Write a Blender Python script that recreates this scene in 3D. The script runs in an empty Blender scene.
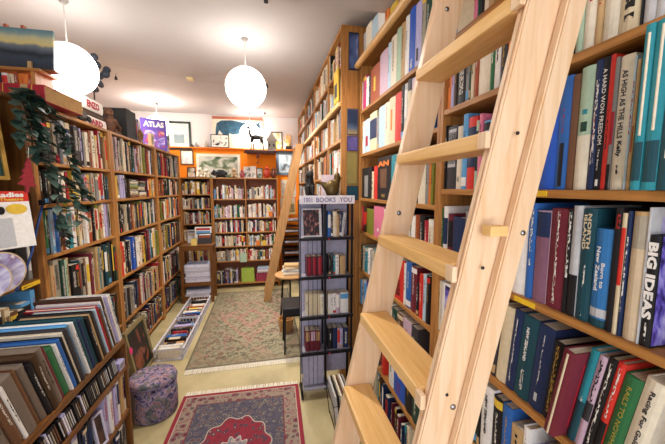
import bpy, bmesh, math, random
from mathutils import Vector, Matrix
R = math.radians
rnd = random.Random(7)
S = bpy.context.scene
COL = S.collection

# ------------------------------------------------------------------ camera (measured from the photograph)
FPX = 310.0
PIT = math.atan(34 / FPX)
YAW = math.atan(66 / FPX * math.cos(PIT))
CH = 1.7
cam_d = bpy.data.cameras.new('camera'); cam = bpy.data.objects.new('camera', cam_d); COL.objects.link(cam)
cam.location = (0, 0, CH)
cam.rotation_euler = (math.pi / 2 - PIT, 0, -YAW)
cam_d.sensor_fit = 'HORIZONTAL'; cam_d.sensor_width = 36; cam_d.lens = 36 * FPX / 665
cam_d.clip_start = 0.02
S.camera = cam
_F = (math.sin(YAW) * math.cos(PIT), math.cos(YAW) * math.cos(PIT), -math.sin(PIT))
_R = (math.cos(YAW), -math.sin(YAW), 0)
_U = (math.sin(YAW) * math.sin(PIT), math.cos(YAW) * math.sin(PIT), math.cos(PIT))
def proj(p):
    d = (p[0], p[1], p[2] - CH)
    r, u, f = (sum(d[i] * q[i] for i in range(3)) for q in (_R, _U, _F))
    if f < .05: return None
    return 332.5 + FPX * r / f, 222 - FPX * u / f

# ------------------------------------------------------------------ materials
def lin(h):
    h = h.lstrip('#')
    v = [int(h[i:i + 2], 16) / 255 for i in (0, 2, 4)]
    return tuple((c / 12.92 if c < .04045 else ((c + .055) / 1.055) ** 2.4) for c in v) + (1,)
class NT:
    def __init__(s, name):
        s.m = bpy.data.materials.new(name); s.m.use_nodes = True
        s.t = s.m.node_tree; s.b = s.t.nodes['Principled BSDF']; s.b.inputs['Specular IOR Level'].default_value = .3
    def n(s, typ, **kw):
        o = s.t.nodes.new(typ)
        for k, v in kw.items(): setattr(o, k, v)
        return o
    def put(s, sock, v):
        if hasattr(v, 'is_output'): s.t.links.new(v, sock)
        elif v is not None: sock.default_value = v
    def math(s, op, a, b=None, c=None):
        o = s.n('ShaderNodeMath', operation=op)
        s.put(o.inputs[0], a); s.put(o.inputs[1], b)
        if c is not None: s.put(o.inputs[2], c)
        return o.outputs[0]
    def mix(s, f, a, b, bt='MIX'):
        o = s.n('ShaderNodeMix', data_type='RGBA', blend_type=bt)
        s.put(o.inputs[0], f); s.put(o.inputs[6], a); s.put(o.inputs[7], b)
        return o.outputs[2]
    def coord(s, scale=(1, 1, 1), rot=(0, 0, 0)):
        c = s.n('ShaderNodeTexCoord'); mp = s.n('ShaderNodeMapping')
        s.t.links.new(c.outputs['Object'], mp.inputs[0])
        mp.inputs['Scale'].default_value = scale; mp.inputs['Rotation'].default_value = rot
        return mp.outputs[0]
    def noise(s, vec, scale, detail=3, dist=0, rough=.5):
        o = s.n('ShaderNodeTexNoise'); s.put(o.inputs['Vector'], vec); o.inputs['Scale'].default_value = scale
        o.inputs['Detail'].default_value = detail; o.inputs['Distortion'].default_value = dist; o.inputs['Roughness'].default_value = rough
        return o.outputs['Fac']
    def ramp(s, f, stops, interp='LINEAR'):
        o = s.n('ShaderNodeValToRGB'); s.put(o.inputs[0], f); o.color_ramp.interpolation = interp
        e = o.color_ramp.elements
        while len(e) < len(stops): e.new(.5)
        for i, (p, c) in enumerate(stops): e[i].position = p; e[i].color = c
        return o.outputs['Color']
    def bump(s, h, strength=.2, dist=.01):
        o = s.n('ShaderNodeBump'); o.inputs['Strength'].default_value = strength; o.inputs['Distance'].default_value = dist
        s.put(o.inputs['Height'], h); s.t.links.new(o.outputs[0], s.b.inputs['Normal'])
    def out(s, col, rough=.6, metal=0):
        s.put(s.b.inputs['Base Color'], col); s.put(s.b.inputs['Roughness'], rough); s.b.inputs['Metallic'].default_value = metal
        return s.m
def g(v): return (v, v, v, 1)
_pl = {}
def plain(name, h, rough=.6, metal=0, var=.10, scale=30):
    if name in _pl: return _pl[name]
    k = NT(name); c = lin(h)
    n = k.noise(k.coord(), scale, 3)
    d = tuple(min(1, x * (1 + var)) for x in c[:3]) + (1,); e = tuple(x * (1 - var) for x in c[:3]) + (1,)
    _pl[name] = k.out(k.ramp(n, [(.3, e), (.7, d)]), rough, metal)
    return _pl[name]
def wood(name, a, b, rough=.45, sc=(18, 1.5, 18), knots=False):
    k = NT(name); v = k.coord(sc)
    n = k.noise(v, 2.2, 5, 1.5); n2 = k.noise(k.coord((sc[0] * 4, sc[1] * 2, sc[2] * 4)), 5, 3)
    c = k.ramp(n, [(.3, lin(a)), (.7, lin(b))])
    c = k.mix(k.math('MULTIPLY', n2, .35), c, lin(a))
    k.bump(n2, .06, .004)
    return k.out(c, rough)
def axes(axis, long=1.2, cross=20):
    return tuple(long if i == axis else cross for i in range(3))
W_OAK = {a: wood('oak_wood_%s' % 'xyz'[a], '94602e', 'c68c4a', sc=axes(a)) for a in range(3)}
W_DARK = {a: wood('dark_stained_wood_%s' % 'xyz'[a], '5e3a1c', '8a5828', .35, sc=axes(a)) for a in range(3)}
W_PINE = {a: wood('pale_pine_%s' % 'xyz'[a], 'dfba88', 'f0d3a6', .4, sc=axes(a, 1, 16)) for a in range(3)}
W_TREAD = {a: wood('golden_pine_%s' % 'xyz'[a], 'd9a55c', 'edc486', .4, sc=axes(a, 1, 16)) for a in range(3)}
W_BACK = wood('brown_backing_board', '2e1f15', '3d2a1b', .85)
PAL = dict(white='e9e4dc', ivory='e2d6bd', cream='d9c8a4', tan='bd9a6a', beige='c9b494', brown='6d4a32', dark_brown='43301f', maroon='6e2632',
    crimson='a82432', red='cf3328', orange='dd7a2c', yellow='dfb83e', olive='7f7f2e', green='2f6b40', dark_green='1f4234', teal='2b8894',
    dark_teal='1d4650', sky_blue='5f9fce', blue='2f62a6', royal_blue='2a58b8', navy='223052', black='1d1b1d', charcoal='3a3739', grey='8b8884', silver='bdbcbb',
    lavender='b3abd0', mauve='c7a9b8', pink='d9758f', magenta='c73a74', purple='5c4699', pale_green='a9bfa3', pale_blue='b3cbd8', rust='9c4a2a', stone='a49a86', rose='80586a', steel_blue='3474ae', gilt='a8963f', taupe='75675a')
def pal(c): return plain('book_cloth_' + c, PAL[c], .5, 0, .07, 60)
PAGES = None
def pages():
    global PAGES
    if PAGES is None:
        k = NT('page_edges'); n = k.noise(k.coord((400, 4, 400)), 3, 2)
        PAGES = k.out(k.ramp(n, [(.35, lin('b9a98c')), (.65, lin('e6dcc6'))]), .8)
    return PAGES
def ink(name, h, thr=.5, sc=(150, 1, 55)):
    """faded lettering that cannot be read in the photograph: broken marks"""
    k = NT(name); n = k.noise(k.coord(sc), 1.6, 2)
    f = k.math('GREATER_THAN', n, thr)
    k.put(k.b.inputs['Alpha'], f)
    return k.out(lin(h), .5)
INK = {c: ink('worn_lettering_' + c, h) for c, h in (('white', 'd6cfc2'), ('gold', 'b08c42'), ('black', '1a1819'), ('red', 'b02a28'))}

# ------------------------------------------------------------------ mesh helpers
def link_mesh(name, bm, mats, parent=None, smooth=False, normals=True):
    me = bpy.data.meshes.new(name)
    if normals: bmesh.ops.recalc_face_normals(bm, faces=bm.faces)
    bm.to_mesh(me); bm.free()
    for m in (mats if isinstance(mats, (list, tuple)) else [mats]): me.materials.append(m)
    if smooth:
        for p in me.polygons: p.use_smooth = True
    o = bpy.data.objects.new(name, me); COL.objects.link(o)
    if parent is not None: o.parent = parent
    return o
def box(bm, x0, x1, y0, y1, z0, z1, mi=0, bev=0, M=None):
    vs = [bm.verts.new((x, y, z)) for x in (x0, x1) for y in (y0, y1) for z in (z0, z1)]
    fs = [bm.faces.new([vs[i] for i in q]) for q in ((0, 1, 3, 2), (4, 6, 7, 5), (0, 4, 5, 1), (2, 3, 7, 6), (0, 2, 6, 4), (1, 5, 7, 3))]
    for f in fs: f.material_index = mi
    if bev:
        es = list({e for f in fs for e in f.edges})
        r = bmesh.ops.bevel(bm, geom=es, offset=bev, segments=2, affect='EDGES', profile=.6)
        for f in r['faces']: f.material_index = mi
        vs = list({v for f in r['faces'] for v in f.verts} | {v for f in fs if f.is_valid for v in f.verts})
    if M is not None:
        for v in vs: v.co = M @ v.co
    return vs
def tube(bm, pts, r, n=8, mi=0, cap=True, closed=False):
    pts = [Vector(p) for p in pts]; rs = r if isinstance(r, (list, tuple)) else [r] * len(pts)
    rings = []; N = len(pts); prev = None
    for i, p in enumerate(pts):
        a = pts[i - 1] if i else (pts[-1] if closed else p); b = pts[(i + 1) % N] if (i < N - 1 or closed) else p
        d = (b - a).normalized()
        u = prev - d * prev.dot(d) if prev is not None else d.orthogonal()
        if u.length < 1e-4: u = d.orthogonal()
        u.normalize(); prev = u; w = d.cross(u)
        rings.append([bm.verts.new(p + (u * math.cos(t) + w * math.sin(t)) * rs[i]) for t in (2 * math.pi * k / n for k in range(n))])
    for i in range(N if closed else N - 1):
        a, b = rings[i], rings[(i + 1) % N]
        for k in range(n):
            f = bm.faces.new((a[k], a[(k + 1) % n], b[(k + 1) % n], b[k])); f.material_index = mi
    if cap and not closed:
        for q in (rings[0], rings[-1]):
            f = bm.faces.new(q); f.material_index = mi
def lathe(bm, prof, n=24, mi=0, c=(0, 0, 0)):
    rings = []
    for r, z in prof:
        if r < 1e-5: rings.append([bm.verts.new((c[0], c[1], c[2] + z))])
        else: rings.append([bm.verts.new((c[0] + r * math.cos(2 * math.pi * k / n), c[1] + r * math.sin(2 * math.pi * k / n), c[2] + z)) for k in range(n)])
    for a, b in zip(rings, rings[1:]):
        for k in range(n):
            k2 = (k + 1) % n
            q = [a[k % len(a)], a[k2 % len(a)], b[k2 % len(b)], b[k % len(b)]]
            q = list(dict.fromkeys(q))
            if len(q) > 2:
                f = bm.faces.new(q); f.material_index = mi
def prism(bm, poly, y0, y1, mi=0):
    """polygon given in x,z; extruded from y0 to y1"""
    a = [bm.verts.new((x, y0, z)) for x, z in poly]; b = [bm.verts.new((x, y1, z)) for x, z in poly]
    fs = [bm.faces.new(a), bm.faces.new(b[::-1])]
    for i in range(len(poly)): fs.append(bm.faces.new((a[i], a[(i + 1) % len(poly)], b[(i + 1) % len(poly)], b[i])))
    for f in fs: f.material_index = mi
def ball(bm, c, r, seg=16, mi=0, M=None):
    res = bmesh.ops.create_uvsphere(bm, u_segments=seg, v_segments=max(6, seg // 2), radius=1)
    sx, sy, sz = r if isinstance(r, (tuple, list)) else (r, r, r)
    for v in res['verts']:
        p = Vector((v.co.x * sx, v.co.y * sy, v.co.z * sz))
        if M is not None: p = M @ p
        v.co = p + Vector(c)
        for f in v.link_faces: f.material_index = mi
LABELS = {}
def tag(o, label, cat, group=None, kind=None):
    if label:
        n = len(label.replace('-', ' ').split())
        if n > 16 or n < 4: print('LABEL LENGTH', n, label)
        if label in LABELS and not group: print('DUPLICATE LABEL', label)
        LABELS[label] = 1
        o['label'] = label
    if cat: o['category'] = cat
    if group: o['group'] = group
    if kind: o['kind'] = kind
    return o
def thing(name, label, cat, loc=(0, 0, 0), rz=0, group=None):
    o = bpy.data.objects.new(name, None); COL.objects.link(o); o.empty_display_size = .05
    o.location = loc; o.rotation_euler = (0, 0, rz)
    return tag(o, label, cat, group)
def struct(name, bm, mats, label=None):
    o = link_mesh(name, bm, mats); o['kind'] = 'structure'
    if label: o['label'] = label
    return o
def text_mesh(name, s, size, mat, parent, width=None, bold=0.0, M=None, height=None, thick=.0004):
    cu = bpy.data.curves.new(name, 'FONT'); cu.body = s; cu.size = size; cu.align_x = 'LEFT'; cu.align_y = 'BOTTOM_BASELINE'
    cu.offset = bold; cu.extrude = thick; cu.resolution_u = 2
    to = bpy.data.objects.new(name + '_tmp', cu); COL.objects.link(to)
    dg = bpy.context.evaluated_depsgraph_get()
    me = bpy.data.meshes.new_from_object(to.evaluated_get(dg))
    bpy.data.objects.remove(to); bpy.data.curves.remove(cu)
    xs = [v.co.x for v in me.vertices]; ys = [v.co.y for v in me.vertices]
    w, h = max(xs) - min(xs), max(ys) - min(ys); cx, cy = (max(xs) + min(xs)) / 2, (max(ys) + min(ys)) / 2
    fx = width / w if width else 1; fy = height / h if height else (fx if width else 1)
    for v in me.vertices:
        p = Vector(((v.co.x - cx) * fx, (v.co.y - cy) * fy, v.co.z)); v.co = M @ p if M is not None else p
    me.materials.clear(); me.materials.append(mat)
    o = bpy.data.objects.new(name, me); COL.objects.link(o); o.parent = parent
    return o
# text lying on a face: columns are text-right, text-up, facing
def face_M(right, up, loc):
    r, u = Vector(right), Vector(up); f = r.cross(u)
    return Matrix(((r.x, u.x, f.x, loc[0]), (r.y, u.y, f.y, loc[1]), (r.z, u.z, f.z, loc[2]), (0, 0, 0, 1)))

# ------------------------------------------------------------------ books
LIM = {}
BOOKS = []          # every shelved book as data; the largest in view become objects, the others one object
class Case:
    """a bookcase face: local x runs along the face, local -y looks into the aisle"""
    def __init__(s, x, y, rz):
        s.x, s.y, s.rz = x, y, rz; c, n = round(math.cos(rz), 6), round(math.sin(rz), 6); s.c, s.n = c, n
    def w(s, lx, ly, z): return (s.x + s.c * lx - s.n * ly, s.y + s.n * lx + s.c * ly, z)
    def l(s, wx, wy): dx, dy = wx - s.x, wy - s.y; return s.c * dx + s.n * dy, -s.n * dx + s.c * dy
    def at(s, u, z, ly=0, lo=-4, hi=4):
        """where along the face, at height z, the photograph's column u falls"""
        best = None
        for i in range(1601):
            t = lo + (hi - lo) * i / 1600; p = proj(s.w(t, ly, z))
            if p is None: continue
            d = abs(p[0] - u)
            if best is None or d < best[0]: best = (d, t)
        t = best[1]; st = (hi - lo) / 1600
        for _ in range(12):
            st /= 2
            for q in (t - st, t + st):
                p = proj(s.w(q, ly, z))
                if p and abs(p[0] - u) < best[0]: best = (abs(p[0] - u), q)
            t = best[1]
        return t
RIGHT, LEFT, BACK = -math.pi / 2, math.pi / 2, 0.0
def book(case, lx, z, th, h, d, colour, ly=.012, lean=0, look=None, title=None, deco=None, row='', order=None, keep=None, paper=False, face=None, extra=None):
    BOOKS.append(dict(case=case, lx=lx, z=z, th=th, h=h, d=d, c=colour, ly=ly, lean=lean, look=look, title=title, deco=deco or [], row=row, order=order, keep=keep, paper=paper, face=face, extra=extra, seq=len(BOOKS)))
def book_matrix(b):
    """local book frame -> the case's frame (spine middle at the origin, foot at z=0)"""
    a = b['lean']; t = b['th'] / 2
    M = Matrix.Translation((b['lx'], b['ly'], b['z']))
    if b.get('flat'):
        return M @ b['flat']
    if a:
        p = t if a > 0 else -t
        M = M @ Matrix.Translation((p, 0, 0)) @ Matrix.Rotation(a, 4, 'Y') @ Matrix.Translation((-p, 0, 0))
    return M
def case_matrix(c): return Matrix.Translation((c.x, c.y, 0)) @ Matrix.Rotation(c.rz, 4, 'Z')
def arc(t, bl, k=5): return [(-t + 2 * t * i / (k - 1), bl * (1 - math.cos(math.pi * (i / (k - 1) - .5))) if bl else 0) for i in range(k)]
def cover_bm(bm, th, h, d, paper, deco, M, mi=0, dmi=None):
    t = th / 2; c = min(.0026, th * .18) if not paper else min(.001, th * .1); bl = 0 if paper else min(th * .16, .006)
    a = arc(t, bl)
    outer = [(-t, d)] + a + [(t, d)]
    inner = [(t - c, d), (t - c, bl + c), (-t + c, bl + c), (-t + c, d)]
    poly = outer + inner
    lo = [bm.verts.new(M @ Vector((x, y, 0))) for x, y in poly]; hi = [bm.verts.new(M @ Vector((x, y, h))) for x, y in poly]
    n = len(poly)
    for i in range(n):
        f = bm.faces.new((lo[i], lo[(i + 1) % n], hi[(i + 1) % n], hi[i])); f.material_index = mi
    # rims: quads along the U
    ix = [0, n - 1], [1, n - 2]
    m = len(outer)
    for V in (lo, hi):
        for q in ((0, 1, m + 2, m + 3), (m - 2, m - 1, m, m + 1)):
            f = bm.faces.new([V[i] for i in q]); f.material_index = mi
        f = bm.faces.new([V[i] for i in range(1, m - 1)] + [V[m + 1], V[m + 2]]); f.material_index = mi
    if dmi is not None:
        for (z0, z1, w, k) in deco:
            for j in range(len(a) - 1):
                p, q = a[j], a[j + 1]; e = .0007
                v = [bm.verts.new(M @ Vector(((x * w), y - e, z * h))) for (x, y), z in ((p, z0), (q, z0), (q, z1), (p, z1))]
                f = bm.faces.new(v); f.material_index = dmi[k]
    return c, bl
def pages_bm(bm, th, h, d, paper, M, c, bl, mi=0):
    t = th / 2 - c - .0001; i = .001 if paper else .0035
    vs = [M @ Vector((x, y, z)) for x in (-t, t) for y in (bl + c, d - i) for z in (i, h - i)]
    vs = [bm.verts.new(v) for v in vs]
    for q in ((0, 1, 3, 2), (4, 6, 7, 5), (0, 4, 5, 1), (2, 3, 7, 6), (0, 2, 6, 4), (1, 5, 7, 3)):
        f = bm.faces.new([vs[k] for k in q]); f.material_index = mi
def deco_mats(deco):
    ks = list(dict.fromkeys(k for *_, k in deco))
    ms = [INK[k[4:]] if k.startswith('ink_') else violet_print() if k == 'print_violet' else pal(k) for k in ks]
    return ks, ms
DARKS = {'black', 'navy', 'maroon', 'dark_green', 'dark_brown', 'dark_teal', 'charcoal', 'brown', 'green', 'blue', 'royal_blue', 'crimson', 'red', 'teal', 'purple', 'rust', 'magenta'}
def violet_print():
    if 'vp' not in _pl:
        k = NT('violet_cover_print'); n = k.noise(k.coord((1, 22, 14)), 1.6, 3, .8); _pl['vp'] = k.out(k.ramp(n, [(.35, lin('2a2450')), (.46, lin('5a4aa8')), (.55, lin('8a80cc')), (.68, lin('b4aee0'))]), .4)
    return _pl['vp']
def auto_deco(c, r):
    k = r.random(); dk = c in DARKS
    inkc = r.choice(['white', 'gold', 'white']) if dk else r.choice(['black', 'black', 'red'])
    z0 = r.uniform(.3, .45); z1 = r.uniform(.75, .92)
    out = [(z0, z1, .5, 'ink_' + inkc)]
    if k < .25: out.insert(0, (z0 - .03, z1 + .03, .96, r.choice(['cream', 'white', 'black', 'red', 'navy', 'yellow'])))
    elif k < .45: out.append((.04, .16, .96, r.choice(['black', 'white', 'gold' if 0 else 'tan', 'red', 'sky_blue'])))
    elif k < .6: out.append((.86, .97, .96, r.choice(['white', 'cream', 'red', 'black', 'yellow'])))
    return out
def real_look(b):
    if b['look']: return b['look']
    c = b['c'].replace('_', ' ')
    return c + (' paperback' if b['paper'] else ' hardback')
def ordinal(n):
    w = ['', 'first', 'second', 'third', 'fourth', 'fifth', 'sixth', 'seventh', 'eighth', 'ninth', 'tenth']
    if n < len(w): return w[n]
    return '%d%s' % (n, 'th' if 10 < n % 100 < 14 else {1: 'st', 2: 'nd', 3: 'rd'}.get(n % 10, 'th'))
def build_book(b, label):
    cs = b['case']
    M0 = case_matrix(cs) @ book_matrix(b)
    root = thing('book', label, 'book', group=b['row_group'])
    root.matrix_world = M0
    I = Matrix.Identity(4)
    ks, ms = deco_mats(b['deco'])
    bm = bmesh.new(); c, bl = cover_bm(bm, b['th'], b['h'], b['d'], b['paper'], b['deco'], I, 0, {k: i + 1 for i, k in enumerate(ks)})
    nm = len(ms) + 1
    if b['face']:
        # printed blocks on the boards: (side, y0, y1, z0, z1, colour)
        for sd, y0, y1, z0, z1, k in b['face']:
            x = sd * (b['th'] / 2 + .0006)
            f = bm.faces.new([bm.verts.new((x, y, z)) for y, z in ((y0, z0), (y1, z0), (y1, z1), (y0, z1))])
            ms.append(INK[k[4:]] if k.startswith('ink_') else violet_print() if k == 'print_violet' else pal(k)); f.material_index = nm; nm += 1
    cov = link_mesh('cover', bm, [pal(b['c'])] + ms, root, normals=False)
    bm = bmesh.new(); pages_bm(bm, b['th'], b['h'], b['d'], b['paper'], I, c, bl); link_mesh('pages', bm, pal(b['c']) if b.get('cased') else pages(), root)
    if b['title']:
        for (s, z, size, lw, k, bold, xo) in b['title']:
            # size: letter height across the spine, lw: run along the spine
            text_mesh('spine_title', s, .02, pal(k), cov, width=lw, height=size, bold=bold, M=face_M((0, 0, -1), (1, 0, 0), (xo, -.0012, z)))
    if b['extra']: b['extra'](cov, b)
    return root
def est_area(b):
    M = case_matrix(b['case']) @ book_matrix(b)
    p = [proj(M @ Vector(q)) for q in ((-b['th'] / 2, 0, 0), (b['th'] / 2, 0, 0), (b['th'] / 2, 0, b['h']), (-b['th'] / 2, 0, b['h']))]
    if any(q is None for q in p): return -1
    cx, cy = sum(q[0] for q in p) / 4, sum(q[1] for q in p) / 4
    if not (-6 < cx < 671 and -8 < cy < 452): return -1
    return abs(sum(p[i][0] * p[(i + 1) % 4][1] - p[(i + 1) % 4][0] * p[i][1] for i in range(4))) / 2

def spec_row(case, z, spec, row, zref=None, lean=0, ly=.012, depth=.19, end='upright'):
    """hand-measured spines: (u0, u1, height, colour, extras)"""
    zr = z + .06 if zref is None else zref; prev = None
    for i, sp in enumerate(spec):
        u0, u1, h, c = sp[:4]; ex = dict(sp[4]) if len(sp) > 4 else {}
        yo = ex.pop('ly', ly); le = ex.pop('lean', lean)
        a, e = case.at(u0, zr, yo), case.at(u1, zr, yo)
        if a > e: a, e = e, a
        if LIM.get(row[0]):
            lo, hi, zs = LIM[row[0]]
            if not le: a, e = max(a, lo), min(e, hi)
            h = min(h, min([q for q in zs if q > z + .05], default=9) - .0235 - z if le == 0 else h)
            if e - a < .0035: continue
        if prev is not None and abs(prev[1] - yo) < .02 and not le: a = max(a, prev[0])
        if e - a < .0035: continue
        prev = (e, yo)
        sh = (zr - z) * math.tan(le)
        w = (e - a); th = max(.004, w * math.cos(le) - .0012)
        d = ex.pop('depth', depth)
        if 'deco' not in ex: ex['deco'] = [] if ex.get('title') else auto_deco(c, rnd)
        b = dict(ex)
        book(case, (a + e) / 2 - sh, z + .0008, th, h, d, c, ly=yo, lean=le, row=row, order=i + 1, **b)
def auto_row(case, l0, l1, z, clear, palette, row, depth=.18, hmin=.16, hmax=.25, tmin=.012, tmax=.036, reverse=False, p_gap=.02, r=None, lym=.03, keep=None):
    r = r or rnd; x = l0 + .004; out = []
    top = min(hmax, clear - .01); base = r.uniform(hmin, top)
    while True:
        th = r.uniform(tmin, tmax)
        if r.random() < .3: base = r.uniform(hmin, top)
        h = max(hmin, min(top, base + r.uniform(-.025, .025)))
        if x + th > l1 - .004: break
        if r.random() < p_gap: x += r.uniform(.01, .04)
        if x + th > l1 - .004: break
        c = r.choice(palette); pb = r.random() < .5
        out.append((x + th / 2, th, h, c, pb)); x += th + .001
    n = len(out)
    for i, (lx, th, h, c, pb) in enumerate(out):
        d = min(depth, h * .72)
        book(case, lx, z + .0008, th, h, d, c, ly=r.uniform(.006, lym), row=row, order=(n - i if reverse else i + 1), deco=auto_deco(c, r), paper=pb, keep=keep)
def bookcase(name, label, case, l0, l1, shelves, top, depth, mats, th=.022, face=.03, side=.022, base=0.0, back=True, sides=(1, 1), cat='bookcase', backmat=None, lip=.0):
    t = thing(name, label, cat, case.w((l0 + l1) / 2, depth / 2, base), case.rz)
    o = (l0 + l1) / 2; dy = depth / 2
    hx = (l1 - l0) / 2
    ax = {0: mats[0], 1: mats[0], 2: mats[2]}
    for s, on in zip((-1, 1), sides):
        if not on: continue
        bm = bmesh.new(); x = s * (hx - side / 2)
        box(bm, x - side / 2, x + side / 2, -dy, dy, 0, top - base, 0, .002); link_mesh('side_panel', bm, mats[2], t)
    for z in shelves:
        bm = bmesh.new(); w = hx - side - .0006
        box(bm, -w, w, -dy + .002, dy - .012, z - th - base, z - base, 0, .002)
        link_mesh('shelf', bm, mats[0], t)
    if back:
        bm = bmesh.new(); box(bm, -hx + side + .0006, hx - side - .0006, dy - .010, dy - .002, .0, top - base - .002); link_mesh('back_panel', bm, backmat or W_BACK, t)
    return t
LAMP, DAY, WORLD, EXPO, CEIL_FILL, SPOT = 5.3, 20.0, 0.6, 1.42, 45.0, 50.0

# ------------------------------------------------------------------ the room
ZC, YB, XR, XL, YF = 3.0, 6.0, 1.06, -4.6, -1.6
def m_floor():
    k = NT('painted_concrete'); v = k.coord()
    n = k.noise(v, 2.2, 6, .4); n2 = k.noise(v, 30, 4)
    c = k.ramp(n, [(.3, lin('a3946c')), (.55, lin('c2b284')), (.75, lin('d2c49a'))])
    c = k.mix(k.math('MULTIPLY', n2, .25), c, lin('857757'))
    k.bump(n2, .05, .004); return k.out(c, .42)
def m_wall(name, h):
    k = NT(name); n = k.noise(k.coord(), 1.3, 4); n2 = k.noise(k.coord(), 60, 2)
    c = lin(h); d = tuple(x * .93 for x in c[:3]) + (1,)
    k.bump(n2, .05, .003); return k.out(k.ramp(n, [(.35, d), (.65, c)]), .8)
def m_back():
    k = NT('orange_and_white_paint'); s = k.n('ShaderNodeSeparateXYZ'); k.t.links.new(k.coord(), s.inputs[0])
    f = k.math('GREATER_THAN', s.outputs[2], 2.415)
    return k.out(k.mix(f, lin('ff8c14'), lin('e0d8d2')), .75)
M_CEIL = m_wall('ceiling_white', 'bdb6b1'); M_WHITE = m_wall('wall_white', 'e0d8d0')
bm = bmesh.new(); box(bm, XL - .1, XR + .1, YF - .1, YB + .1, -.1, 0); struct('floor', bm, m_floor())
bm = bmesh.new(); box(bm, XL - .1, XR + .1, YF - .1, YB + .1, ZC, ZC + .1); struct('ceiling', bm, M_CEIL)
bm = bmesh.new(); box(bm, XL - .1, XL, YF - .1, YB + .1, 0, ZC); struct('wall_left', bm, M_WHITE)
bm = bmesh.new(); box(bm, XR, XR + .1, YF - .1, YB + .1, 0, ZC); struct('wall_right', bm, M_WHITE)
bm = bmesh.new(); box(bm, XL, XR, YB, YB + .1, 0, ZC); struct('wall_back', bm, m_back())
bm = bmesh.new()
for a in ((XL, -2.4, 0, ZC), (.9, XR, 0, ZC), (-2.4, .9, 0, .6), (-2.4, .9, 2.6, ZC)): box(bm, a[0], a[1], YF - .1, YF, a[2], a[3])
struct('wall_front', bm, M_WHITE)
bm = bmesh.new()
for a in ((-2.4, -2.34, .6, 2.6), (.84, .9, .6, 2.6), (-2.34, .84, .6, .66), (-2.34, .84, 2.54, 2.6), (-.78, -.72, .66, 2.54)): box(bm, a[0], a[1], YF - .08, YF - .02, a[2], a[3])
struct('window_1', bm, plain('window_frame_paint', 'd8d2c8'))
bm = bmesh.new(); box(bm, XL, XR, YF, 2.0, 2.81, ZC - .001); struct('ceiling_bulkhead', bm, M_CEIL)
bm = bmesh.new(); box(bm, XL, XR, YB - .08, YB, 2.395, 2.415, 0, .003); struct('trim_1', bm, plain('ledge_paint', 'e07a20'))
bm = bmesh.new(); box(bm, .905, XR, 2.5, YB, 2.0, ZC - .001); struct('trim_2', bm, M_WHITE)

# ------------------------------------------------------------------ bookcases
W_RED = wood('reddish_backing_board', '86503a', 'a0664a', .7)
cR, cF, cL, cW, cB, cS = Case(.75, 0, RIGHT), Case(.6, 0, RIGHT), Case(-1.33, 0, LEFT), Case(-.89, 0, LEFT), Case(0, 5.35, BACK), Case(0, 2.36, BACK)
lp = cR.at(437.5, 1.66)
LN0, LN1, LM0 = lp, -.28, -2.48
ZN = [2.31, 2.03, 1.695, 1.37, 1.045, .72, .40, .09]
ZM = [2.68, 2.31, 1.97, 1.62, 1.35, 1.03, .73, .42, .09]
t = bookcase('bookcase', 'tall oak bookcase of history books beside the pale ladder, yellow shelf tags', cR, LN0 + .001, LN1, ZN, 2.8, .30, W_OAK, backmat=W_BACK)
yel = plain('yellow_tag', 'e3b92a', .5)
for u, z, wd in ((538, 1.686, .055), (524, 1.361, .075)):
    lx = cR.at(u, z); bm = bmesh.new(); o = (LN0 + LN1) / 2
    box(bm, lx - o - wd / 2, lx - o + wd / 2, -.1515, -.1483, z - .009, z + .006); q = link_mesh('shelf_tag', bm, yel, next(c for c in t.children if c.name.startswith('shelf') and abs(sum(v.co.z for v in c.data.vertices) / len(c.data.vertices) - z) < .05)); q['label'] = 'yellow shelf tag'
t = bookcase('bookcase', 'tall oak bookcase seen through the rungs of the pale ladder', cR, LM0, LN0 - .001, ZM, 2.8, .30, W_OAK, backmat=W_BACK)
bm = bmesh.new(); hw = (LN0 - LM0) / 2
tube(bm, [(-hw, -.175, 2.66), (hw, -.175, 2.66)], .024, 12); link_mesh('ladder_rail', bm, W_TREAD[0], t)
UF = [-5.97, -4.85, -3.95, -3.05, -2.5]
ZF = [2.68, 2.38, 2.10, 1.80, 1.5, 1.2, .9, .6, .09]
fl = ['far oak bookcase unit against the orange wall, behind the leaning ladder', 'oak bookcase unit just in front of the leaning ladder, stuffed to the ceiling',
      'oak bookcase unit above the little round table', 'narrow oak bookcase unit with pictures pinned to its end panel, behind the wire rack']
for i in range(4):
    t = bookcase('bookcase', fl[i], cF, UF[i] + .001, UF[i + 1] - .001, [2.97] + ZF, 2.97, .30, W_OAK, th=.024, side=.02)
    w = (UF[i + 1] - UF[i]) / 2 - .002; bm = bmesh.new(); box(bm, -w, w, -.178, -.1505, 2.35, 2.385, 0, .004); link_mesh('front_rail', bm, W_TREAD[0], t)
UL = [(2.16, 3.12), (3.122, 4.25), (4.252, 5.33)]
ZL = [1.86, 1.60, 1.28, .87, .45, .08]
ll = ['old wooden bookcase behind the trailing vine, full of worn hardbacks', 'middle wooden bookcase of the long wall with a pile of flat books in it', 'wooden bookcase at the far end of the long wall, next to the orange wall']
for (a, b), s in zip(UL, ll):
    bookcase('bookcase', s, cL, a, b, [2.2] + ZL, 2.2, .30, W_OAK, side=.036)
bookcase('bookcase', 'dark wooden display bookcase with magazines and discs, behind the art books', cL, 1.3, 2.158, [2.2, 1.17, .75, .1], 2.2, .30, W_DARK, side=.045)
tl = bookcase('low_bookcase', 'low dark stained bookcase topped with a leaning row of art books', cW, .72, 2.10, [.765, .59, .30, .05], .734, .42, W_DARK, side=.02, cat='bookcase', th=.03)
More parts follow.
